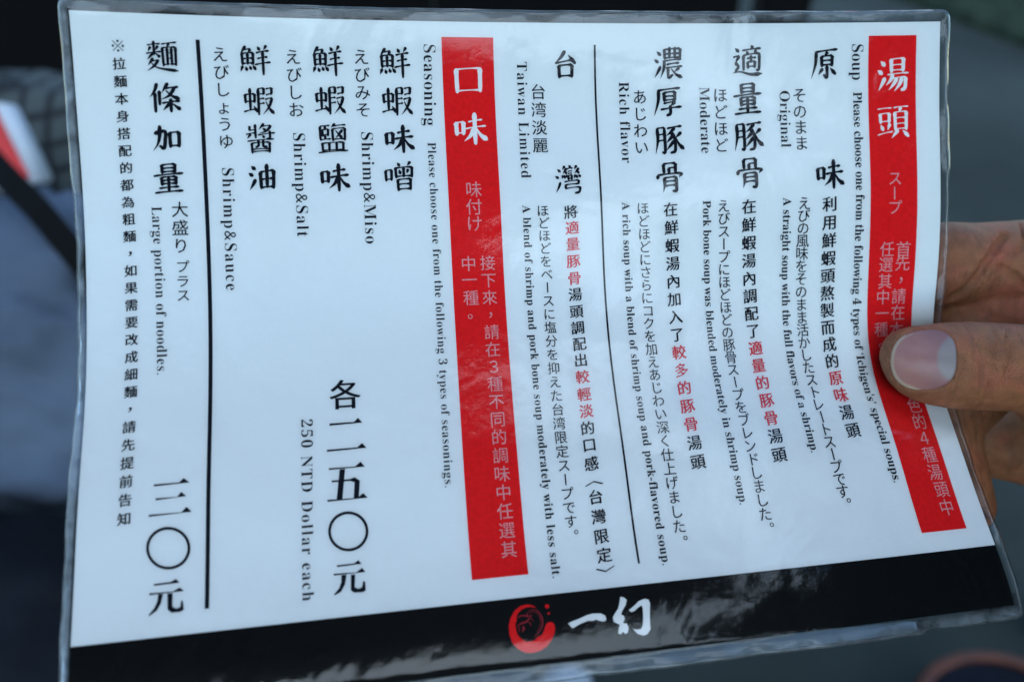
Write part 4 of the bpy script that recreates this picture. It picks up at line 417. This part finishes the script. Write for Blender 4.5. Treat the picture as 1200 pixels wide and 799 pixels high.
# nail bed recess
PXg = GX/(-GZ)*900+600; PYg = -GY/(-GZ)*900+399.5
s_, t_ = nail_uv(PXg, PYg); e_ = (np.abs(s_)**3.2+np.abs(t_)**2.8)
hv = hv + np.where((GZ > -TH_D), .9*np.clip((1.0-e_)/.25, 0, 1) - .3*np.exp(-((e_-1.25)/.28)**2), 0).astype(np.float32)
def surface_nets(D, xs, ys, zs):
    s = D < 0; nx, ny, nz = D.shape
    c = [(i, j, k) for i in (0, 1) for j in (0, 1) for k in (0, 1)]
    cnt = sum(s[i:nx-1+i, j:ny-1+j, k:nz-1+k].astype(np.int8) for i, j, k in c)
    act = (cnt > 0) & (cnt < 8); idx = -np.ones(act.shape, np.int64); I = np.argwhere(act); idx[act] = np.arange(len(I))
    acc = np.zeros((len(I), 3)); num = np.zeros(len(I))
    for a in c:
        for ax in range(3):
            if a[ax]: continue
            b = list(a); b[ax] = 1
            va = D[I[:, 0]+a[0], I[:, 1]+a[1], I[:, 2]+a[2]]; vb = D[I[:, 0]+b[0], I[:, 1]+b[1], I[:, 2]+b[2]]
            m = (va < 0) != (vb < 0); t = np.where(m, va/np.where(m, va-vb, 1), 0)
            P = np.array(a, float)[None].repeat(len(I), 0); P[:, ax] += t
            acc += P*m[:, None]; num += m
    V = I + acc/num[:, None]; h = xs[1]-xs[0]
    V = np.stack([xs[0]+V[:, 0]*h, ys[0]+V[:, 1]*h, zs[0]+V[:, 2]*h], 1)
    F = []
    for ax in range(3):
        sl0 = [slice(None)]*3; sl1 = [slice(None)]*3; sl0[ax] = slice(0, -1); sl1[ax] = slice(1, None)
        ch = s[tuple(sl0)] != s[tuple(sl1)]; E_ = np.argwhere(ch); o1, o2 = [a for a in range(3) if a != ax]
        ok = (E_[:, o1] > 0) & (E_[:, o2] > 0) & (E_[:, o1] < D.shape[o1]-1) & (E_[:, o2] < D.shape[o2]-1); E_ = E_[ok]
        def at(d1, d2): q = E_.copy(); q[:, o1] += d1; q[:, o2] += d2; return idx[q[:, 0], q[:, 1], q[:, 2]]
        q = np.stack([at(-1, -1), at(0, -1), at(0, 0), at(-1, 0)], 1)
        ins = s[E_[:, 0], E_[:, 1], E_[:, 2]]
        if ax == 1: ins = ~ins
        q[~ins] = q[~ins][:, ::-1]; F.append(q)
    return V, np.concatenate(F)
hv[-1], hv[0] = 1, 1; hv[:, 0], hv[:, -1] = 1, 1; hv[:, :, 0], hv[:, :, -1] = 1, 1
HV, HF = surface_nets(hv, HX, HY, HZ)
for _ in range(2):                      # take the voxel stepping out
    e = np.concatenate([HF[:, [0, 1]], HF[:, [1, 2]], HF[:, [2, 3]], HF[:, [3, 0]]]); acc = np.zeros_like(HV); cn = np.zeros(len(HV))
    np.add.at(acc, e[:, 0], HV[e[:, 1]]); np.add.at(cn, e[:, 0], 1); HV = HV*.55+.45*acc/np.maximum(cn, 1)[:, None]
def towrld(P): return np.asarray(P)*US @ R3.T + CAMN
hand_loc = Vector(towrld([Q(1200, 430, 290)])[0])
hand = empty('hand', hand_loc, 'hand with its thumb pressed on the right edge of the menu and fingers behind it', 'hand')
def skin_mat():
    g = N('skin'); co = g.n('ShaderNodeTexCoord').outputs['Object']
    big = g.noise(55, 4, .55, co); fine = g.noise(260, 5, .6, co); lines = g.noise(150, 3, .6, co, 3.0)
    mp = g.n('ShaderNodeMapping'); mp.inputs['Scale'].default_value = (420, 60, 90); g.l(co, mp.inputs[0])
    vw = g.n('ShaderNodeTexVoronoi', feature='DISTANCE_TO_EDGE'); vw.inputs['Scale'].default_value = 1500; g.l(co, vw.inputs['Vector'])
    wr = g.n('ShaderNodeTexNoise', i_Scale=1.0, i_Detail=4.0, i_Distortion=.6); g.l(mp.outputs[0], wr.inputs['Vector'])
    c1 = g.ramp(big, [(.3, (.205, .062, .024)), (.5, (.275, .104, .040)), (.7, (.335, .088, .042))])
    mx = g.n('ShaderNodeMix', data_type='RGBA', blend_type='MULTIPLY'); mx.inputs[0].default_value = .75
    g.l(c1, mx.inputs[6]); g.l(g.ramp(fine, [(.35, .62), (.65, 1.0)]), mx.inputs[7])
    mx2 = g.n('ShaderNodeMix', data_type='RGBA', blend_type='MULTIPLY'); mx2.inputs[0].default_value = .32
    g.l(mx.outputs[2], mx2.inputs[6]); g.l(g.ramp(wr.outputs['Fac'], [(.36, .55), (.47, 1.0)]), mx2.inputs[7])
    g.l(mx2.outputs[2], g.b.inputs['Base Color'])
    g.b.inputs['Roughness'].default_value = .52; g.b.inputs['Specular IOR Level'].default_value = .35
    g.b.inputs['Subsurface Weight'].default_value = .12; g.b.inputs['Subsurface Radius'].default_value = (1, .35, .2); g.b.inputs['Subsurface Scale'].default_value = .004
    nb = g.bump(g.ramp(vw.outputs['Distance'], [(0, 0.0), (.15, 1.0)]), .00014, .9)
    nb = g.bump(g.ramp(wr.outputs['Fac'], [(.34, 0.0), (.5, 1.0)]), .0002, .7, nb); nb = g.bump(lines, .0003, .6, nb)
    g.l(nb, g.b.inputs['Normal']); return g.m
M_SKIN = skin_mat()
link('hand_skin', mesh('hand_skin', towrld(HV)-np.array(hand_loc), HF), hand, M_SKIN)
# thumb nail: a curved plate set in the recess, its own thickness
def nail_mat():
    g = N('finger_nail'); at = g.n('ShaderNodeAttribute', attribute_name='nail'); sp = g.n('ShaderNodeSeparateXYZ'); g.l(at.outputs['Vector'], sp.inputs[0])
    co = g.n('ShaderNodeTexCoord').outputs['Object']; nz = g.noise(300, 3, .5, co)
    # z = distance to the free edge; x = along the nail, y = across
    free = g.ramp(sp.outputs[2], [(.0, 1.0), (.08, 1.0), (.12, 0.0)])
    def mth(op, a, b=None):
        x = g.n('ShaderNodeMath', operation=op)
        for i, q in enumerate((a, b)):
            if q is None: continue
            if isinstance(q, float): x.inputs[i].default_value = q
            else: g.l(q, x.inputs[i])
        return x.outputs[0]
    lx = mth('DIVIDE', mth('SUBTRACT', sp.outputs[0], 1.0), .33); ly = mth('DIVIDE', sp.outputs[1], .86)
    lun = mth('ADD', mth('MULTIPLY', lx, lx), mth('MULTIPLY', ly, ly)); lunf = g.ramp(lun, [(.62, 1.0), (1.0, 0.0)])
    bed = g.ramp(mth('ADD', sp.outputs[0], mth('MULTIPLY', nz, .5)), [(0.0, (.33, .155, .125)), (.55, (.265, .115, .10)), (1.0, (.20, .085, .083))])
    a = g.n('ShaderNodeMix', data_type='RGBA'); g.l(lunf, a.inputs[0]); g.l(bed, a.inputs[6]); a.inputs[7].default_value = (.19, .15, .145, 1)
    b = g.n('ShaderNodeMix', data_type='RGBA'); g.l(free, b.inputs[0]); g.l(a.outputs[2], b.inputs[6]); b.inputs[7].default_value = (.36, .25, .175, 1)
    g.l(b.outputs[2], g.b.inputs['Base Color']); g.b.inputs['Roughness'].default_value = .42
    g.b.inputs['Subsurface Weight'].default_value = .1; g.b.inputs['Subsurface Scale'].default_value = .002
    mp = g.n('ShaderNodeMapping'); mp.inputs['Scale'].default_value = (1, 26, 0); g.l(at.outputs['Vector'], mp.inputs[0])
    st = g.n('ShaderNodeTexNoise', i_Scale=1.0, i_Detail=2.0); g.l(mp.outputs[0], st.inputs['Vector'])
    g.l(g.bump(st.outputs['Fac'], .00006, .5), g.b.inputs['Normal']); return g.m
from mathutils.bvhtree import BVHTree
bvh = BVHTree.FromPolygons([Vector(v) for v in HV], [tuple(int(i) for i in q) for q in HF])
NA, NR = 64, 14; NVt = []; NAt = []; NF = []
for r_ in range(NR+1):
    q = r_/NR
    for a_ in range(NA):
        th_ = 2*math.pi*a_/NA; cx_, sx_ = math.cos(th_), math.sin(th_)
        s = q*math.copysign(abs(cx_)**(2/3.0), cx_); t = q*math.copysign(abs(sx_)**(2/2.6), sx_)
        if s < 0: s *= 1+.04*(1-abs(t))
        px_, py_ = 1083+s*38.0+ (t*t*4 if s < 0 else 0), 421.5+t*35.0 - s*1.5
        NVt.append([px_, py_, q]); 
        left = max(0.0, -s/max(q, 1e-6)); low = max(0.0, t/max(q, 1e-6))
        NAt.append((s*.5+.5, t*.5*2, (1-q)+ (0.0 if (s < -.12 and (t > -.9)) else .5)*1.0 + max(0, (s+.45))*.35))
    if r_:
        for a_ in range(NA):
            b_ = (a_+1) % NA; NF.append(((r_-1)*NA+a_, r_*NA+a_, r_*NA+b_, (r_-1)*NA+b_))
NP = []
for px_, py_, q in NVt:
    d = Q(px_, py_, 1.0); hit = bvh.ray_cast(Vector(d*240), Vector(d).normalized())
    dep = -hit[0].z if hit[0] else TH_D-10
    NP.append([px_, py_, dep])
NP = np.array(NP)
# smooth crown fitted to the bed, edges tucked just under the skin fold
xa_, ya_ = (NP[:, 0]-1083)/38, (NP[:, 1]-421)/35
A_ = np.stack([np.ones(len(NP)), xa_, ya_, xa_**2, ya_**2, ya_**4, xa_**3, xa_**4, xa_*ya_, xa_*ya_**2, xa_**2*ya_**2], 1)
cf, *_ = np.linalg.lstsq(A_, NP[:, 2], rcond=None); dep = A_@cf - .75 + .35*np.array([v[2] for v in NVt])**6; dep = np.minimum(dep, NP[:, 2]-.18)
NW = towrld([Q(a, b, d) for (a, b, _), d in zip(NP, dep)]); NB = towrld([Q(a, b, d+.8) for (a, b, _), d in zip(NP, dep)])
nn_ = len(NW); F2 = NF + [(a+nn_, d+nn_, c_+nn_, b+nn_) for a, b, c_, d in NF] + [(NR*NA+a_, NR*NA+a_+nn_, NR*NA+(a_+1) % NA+nn_, NR*NA+(a_+1) % NA) for a_ in range(NA)]
nme = mesh('thumb_nail', np.concatenate([NW, NB])-np.array(hand_loc), F2)
att = nme.attributes.new('nail', 'FLOAT_VECTOR', 'POINT'); att.data.foreach_set('vector', np.array(NAt+NAt, np.float32).ravel())
link('thumb_nail', nme, hand, nail_mat())
# dark jacket cuff round the wrist, out of frame to the right
def tube(pts, rads, n=28):
    vs, fs = [], []
    for k, (p, r) in enumerate(zip(pts, rads)):
        d = Vector(pts[min(k+1, len(pts)-1)])-Vector(pts[max(k-1, 0)]); d.normalize(); a = d.orthogonal().normalized(); b = d.cross(a)
        for i in range(n):
            q = 2*math.pi*i/n; vs.append(Vector(p)+r*(math.cos(q)*a+math.sin(q)*b)*(1+.03*math.sin(3*q+k)))
        if k:
            for i in range(n): j = (i+1) % n; fs.append(((k-1)*n+i, (k-1)*n+j, k*n+j, k*n+i))
    return vs, fs
ca_ = [towrld([Q(1372, 452, 322)])[0], towrld([Q(1400, 458, 322)])[0], towrld([Q(1500, 480, 322)])[0], towrld([Q(1700, 540, 325)])[0], towrld([Q(2000, 640, 330)])[0]]
vs, fs = tube([Vector(p)-hand_loc for p in ca_], [.040, .043, .044, .047, .052])
link('jacket_sleeve', mesh('jacket_sleeve', vs+[Vector(ca_[0])-hand_loc, Vector(ca_[-1])-hand_loc], fs+[(len(vs), (i+1) % 28, i) for i in range(28)]+[(len(vs)+1, 112+i, 112+(i+1) % 28) for i in range(28)]), hand, simple('dark_sleeve_cloth', (.02, .022, .03), .9, .3, 300, .0006))
# ------------------------------------------------------------------ the place behind: street, verge, things on a table
def ground_mat():
    g = N('asphalt'); co = g.n('ShaderNodeTexCoord').outputs['Object']
    a = g.noise(1.3, 4, .6, co); b = g.noise(160, 3, .6, co)
    mx = g.n('ShaderNodeMix', data_type='RGBA', blend_type='MULTIPLY'); mx.inputs[0].default_value = .6
    g.l(g.ramp(a, [(.3, (.016, .020, .018)), (.7, (.036, .044, .041))]), mx.inputs[6]); g.l(g.ramp(b, [(.3, .5), (.7, 1.2)]), mx.inputs[7])
    g.l(mx.outputs[2], g.b.inputs['Base Color']); g.b.inputs['Roughness'].default_value = .85; g.b.inputs['Specular IOR Level'].default_value = .2; g.l(g.bump(b, .003), g.b.inputs['Normal']); return g.m
tag(link('ground', mesh('ground', [(-150, -150, 0), (150, -150, 0), (150, 150, 0), (-150, 150, 0)], [(0, 1, 2, 3)]), None, ground_mat()), kind='structure')
def gpt(px, py, z=0.0):
    d = W(px, py, 1.0)-CAM; return CAM+d*((z-CAM.z)/d.z)
a, b = gpt(1040, -6), gpt(1215, 62)
dr = (b-a).normalized(); far = Vector((-dr.y, dr.x, 0)); a2 = a-dr*5; b2 = b+dr*4
verge = mesh('planted_verge', [a2+Vector((0, 0, .06)), b2+Vector((0, 0, .06)), b2+far*14+Vector((0, 0, .06)), a2+far*14+Vector((0, 0, .06)), a2, b2], [(0, 1, 2, 3), (0, 4, 5, 1)])
tag(link('verge', verge, None, simple('dark_verge', (.018, .028, .018), .9, .5, 9, .02)), kind='structure')
from mathutils import noise as mnoise
def blob(name, c, s, mat, parent=None, rot=0, fold=.1, fs=6, seed=0, power=2.4, sub=5, tilt=0, ridge=0.0):
    bm = bmesh.new(); bmesh.ops.create_icosphere(bm, subdivisions=sub, radius=1)
    for v in bm.verts:
        d = v.co.normalized(); k = (abs(d.x)**power+abs(d.y)**power+abs(d.z)**power)**(-1/power); p = d*k
        f = mnoise.fractal(p*fs*.35+Vector((seed, seed*2, 0)), .7, 2, 3)*fold
        if ridge: f += ridge*(abs(math.sin((p.x*2.2+p.z*3.0+p.y)*fs*.5+mnoise.noise(p*2+Vector((seed, 0, 0)))*3))-.6)
        p = p*(1+f); v.co = Vector((p.x*s[0], p.y*s[1], p.z*s[2]))
    bmesh.ops.rotate(bm, cent=(0, 0, 0), matrix=Matrix.Rotation(tilt, 3, 'X'), verts=bm.verts)
    bmesh.ops.rotate(bm, cent=(0, 0, 0), matrix=Matrix.Rotation(rot, 3, 'Z'), verts=bm.verts)
    me = bpy.data.meshes.new(name); bm.to_mesh(me); bm.free()
    o = link(name, me, parent, mat); o.location = c; return o
# black table on the left
TZ = .70
tbl = empty('table', (-.93, .80, 0), 'black table at the left edge of the picture carrying the bags and clothes', 'table')
mtb = simple('black_tabletop', (.0015, .0015, .0018), .7, .3, 40)
link('tabletop', box_me('tabletop', (0, 0, TZ-.015), (1.10, 1.25, .03), .006), tbl, mtb, False)
leg = box_me('leg', (0, 0, (TZ-.03)/2), (.05, .05, TZ-.03), .004)
for x in (-.48, .48):
    for y in (-.55, .55):
        o = link('leg', leg, tbl, mtb, False); o.location = (x, y, 0)
# grey-lavender jacket heaped on the table
mj = simple('grey_lavender_cloth', (.072, .090, .130), .95, .22, 9)
p = W(-40, 410, .86)
tag(blob('folded_jacket', p+Vector((0, .02, -.06)), (.25, .16, .20), mj, None, .2, .13, 8, 3.1, 2.6, 5, math.radians(-18), .07),
    'grey-lavender jacket with soft folds heaped at the left edge below the black strap', 'jacket')
mk = simple('charcoal_cloth', (.006, .007, .010), .9, .4, 10)
p = W(-45, 712, .74)
tag(blob('charcoal_garment', p+Vector((0, 0, -.04)), (.20, .11, .105), mk, None, -.1, .10, 6, 8.2, 2.5, 5, 0, .045),
    'charcoal garment with a few pale folds lying under the grey-lavender jacket', 'clothing')
# pale checked cushion behind
def check_mat():
    g = N('checked_weave'); co = g.n('ShaderNodeTexCoord').outputs['Object']; sp = g.n('ShaderNodeSeparateXYZ'); g.l(co, sp.inputs[0]); outs = []
    for ax in (0, 2):
        m = g.n('ShaderNodeMath', operation='MULTIPLY'); g.l(sp.outputs[ax], m.inputs[0]); m.inputs[1].default_value = 34
        fr = g.n('ShaderNodeMath', operation='FRACT'); g.l(m.outputs[0], fr.inputs[0]); outs.append(g.ramp(fr.outputs[0], [(0, .0), (.14, .0), (.26, 1.0), (.88, 1.0), (1, .0)]))
    mx = g.n('ShaderNodeMix', data_type='RGBA', blend_type='MULTIPLY'); mx.inputs[0].default_value = 1
    g.l(outs[0], mx.inputs[6]); g.l(outs[1], mx.inputs[7])
    m2 = g.n('ShaderNodeMix', data_type='RGBA'); g.l(mx.outputs[2], m2.inputs[0]); m2.inputs[6].default_value = (.006, .007, .009, 1); m2.inputs[7].default_value = (.050, .058, .058, 1)
    g.l(m2.outputs[2], g.b.inputs['Base Color']); g.b.inputs['Roughness'].default_value = .9; return g.m
p = W(15, 235, 1.06)
tag(blob('checked_bag', p+Vector((0, .03, -.03)), (.17, .10, .185), check_mat(), None, .25, .05, 5, 1.3, 2.8, 5, math.radians(-12), 0),
    'pale grey bag in a dark checked weave standing behind the grey-lavender jacket', 'bag')
# black shoulder bag with its broad strap over the jacket
bagc = W(-70, 200, .80)
sb = empty('shoulder_bag', (-1.05, .95, TZ), 'black shoulder bag whose broad strap runs across the top of the grey-lavender jacket', 'bag')
mb = simple('black_webbing', (.002, .002, .0025), .8, .3, 200)
bl = blob('bag_body', (0, 0, .15), (.12, .09, .15), mb, sb, 0, .05, 5, 2, 3.2, 4)
bm = bmesh.new(); L = [W(-130, 60, .84), W(-60, 135, .80), W(5, 205, .775), W(45, 246, .765), (W(90, 300, .77)), W(140, 368, .80), W(170, 430, .86)]
wv = (W(60, 225, .77)-W(25, 262, .77)); wv = wv*.62; prev = None
tt = (W(25, 262, .77)-CAM).normalized()*.006
for q in L:
    cur = [bm.verts.new(x-sb.location) for x in (q+wv/2, q-wv/2, q-wv/2+tt, q+wv/2+tt)]
    if prev:
        for i in range(4): bm.faces.new((prev[i], prev[(i+1) % 4], cur[(i+1) % 4], cur[i]))
    prev = cur
me = bpy.data.meshes.new('strap'); bm.to_mesh(me); bm.free(); link('strap', me, sb, mb, False)
# red and white drink carton
p = W(10, 172, .88); ct = empty('drink_carton', p+Vector((0, 0, -.05)), 'small red and white carton leaning between the checked bag and the black strap', 'carton')
link('carton_body', box_me('carton_body', (0, 0, .045), (.05, .04, .095), .003), ct, simple('white_carton', (.62, .62, .66), .5, .05, 30))
link('red_panel', box_me('red_panel', (.010, -.0215, .047), (.026, .004, .092)), ct, simple('carton_red', (.62, .03, .03), .5, .1, 30), False)
ct.rotation_euler = (math.radians(-30), math.radians(-22), .1)
# black folding screen and post behind the top edge
mscr = simple('black_screen_cloth', (.0012, .0012, .0014), .85, .3, 30)
def flat(px, y): return (px-600)/900*(y*math.cos(PITCH)+(CAM.z-.85)*math.sin(PITCH))
YS = 2.1; x1 = flat(868, YS); n = 4; x0 = -2.6; wd = (x1-x0)/n
scn = empty('folding_screen', ((x0+x1)/2, YS, 0), 'black folding screen standing behind the top edge of the menu', 'screen')
for i in range(n):
    o = link('screen_panel', box_me('screen_panel', (x0+wd*(i+.5)-(x0+x1)/2, .0, .72), (wd-.004, .03, 1.36), .004, 0), scn, mscr, False)
    for sx in (-1, 1): link('foot', box_me('foot', (x0+wd*(i+.5)-(x0+x1)/2+sx*(wd/2-.06), 0, .02), (.04, .30, .04), .003), scn, mscr, False)
xp = (flat(890, YS)+flat(944, YS))/2; wp = flat(944, YS)-flat(890, YS)
ps = empty('post', (xp, YS, 0), 'narrow black post to the right of the folding screen', 'post')
link('shaft', box_me('shaft', (0, 0, .70), (wp, wp, 1.36), .006), ps, mscr, False); link('base', box_me('base', (0, 0, .012), (.24, .24, .024), .004), ps, mscr, False)
# bag with rust-coloured rim on the ground, lower right
bc = W(1205, 890, 1.22); R_ = .172
bk = empty('bucket_bag', (bc.x, bc.y, 0), 'dark bucket bag with a rust-orange rim standing on the asphalt in the lower right corner', 'bag')
def lathe(prof, n=48):
    vs = [(r*math.cos(2*math.pi*i/n), r*math.sin(2*math.pi*i/n), z) for r, z in prof for i in range(n)]
    fs = [(k*n+i, k*n+(i+1) % n, (k+1)*n+(i+1) % n, (k+1)*n+i) for k in range(len(prof)-1) for i in range(n)]; return vs, fs
z = bc.z
vs, fs = lathe([(.001, .0), (R_*.8, .0), (R_*.86, .01), (R_, z), (R_-.006, z), (R_*.82, .02), (.001, .02)])
link('bag_body', mesh('bag_body', vs, fs), bk, simple('navy_black_canvas', (.008, .010, .018), .9, .3, 80))
vs, fs = lathe([(R_+.004, z-.006), (R_+.009, z+.002), (R_+.004, z+.012), (R_-.010, z+.012), (R_-.012, z+.0), (R_-.004, z-.006)])
link('rim', mesh('rim', vs, fs), bk, simple('rust_leather', (.075, .017, .006), .6, .3, 30))
p = gpt(1215, 745); bl = blob('stool_leg', (0, 0, 0), (.03, .03, .12), mscr, None, 0, 0, 1, 0, 5, 3); bl.location = p+Vector((.02, .0, .115)); bl.name = 'bollard'
tag(bl, 'short black bollard at the right edge just above the rust-rimmed bag', 'bollard')
p = gpt(662, 808); tag(blob('pebble', p+Vector((0, 0, .02)), (.05, .035, .022), simple('pale_stone', (.30, .32, .36), .8, .2, 20), None, .3, .08, 4, 5, 2.2, 3),
    'pale rounded stone on the asphalt just below the foot of the menu, under the emblem', 'stone')
# ------------------------------------------------------------------ dark blockers added out of view to shape what the laminate reflects
maw = simple('dark_blocker_canvas', (.012, .014, .016), .85, .2, 12)
AZ = 2.62
edge_ = [(-3.2, -1.75), (-1.6, -1.62), (-.5, -1.55), (-.25, -1.48), (.05, -1.38), (.22, -1.28), (.36, -1.14), (.54, -.98), (.70, -.86), (.80, -.74), (.90, -.60), (.96, -.46), (1.0, -.36)]  # back edge shaped to set where the laminate reflects open sky
poly_ = edge_ + [(1.0, -.30), (-3.2, -.30)]
bm = bmesh.new(); tv = [bm.verts.new((x, y, AZ)) for x, y in poly_]; bv = [bm.verts.new((x, y, AZ-.03)) for x, y in poly_]
bm.faces.new(tv); bm.faces.new(bv[::-1])
for i in range(len(tv)): bm.faces.new((tv[i], bv[i], bv[(i+1) % len(tv)], tv[(i+1) % len(tv)]))
me = bpy.data.meshes.new('blocker_sheet'); bm.to_mesh(me); bm.free()
aw = empty('overhead_blocker', (0, 0, 0), 'unseen dark sheet on slim poles overhead, added to darken reflections in the laminate', 'overhead_blocker')  # added overhead out of view to block sky from the laminate's reflection
link('blocker_sheet', me, aw, maw, False)
for x, y in ((-3.1, -.4), (-3.1, -1.6), (.70, -.33)): link('blocker_pole', box_me('blocker_pole', (x, y, AZ/2-.016), (.05, .05, AZ-.034), .004), aw, mscr, False)
cb = empty('side_blocker', (0, 0, 0), 'unseen tall dark block behind the camera on the right, added to keep sky reflections off the laminate', 'side_blocker')  # unseen dark block, added to keep sky reflections off the menu's right side
link('side_blocker_body', box_me('side_blocker_body', (.87, -.29, 1.06), (.26, .80, 2.12), .006, -.29), cb, simple('dark_side_blocker', (.02, .021, .023), .9, .2, 6), False)
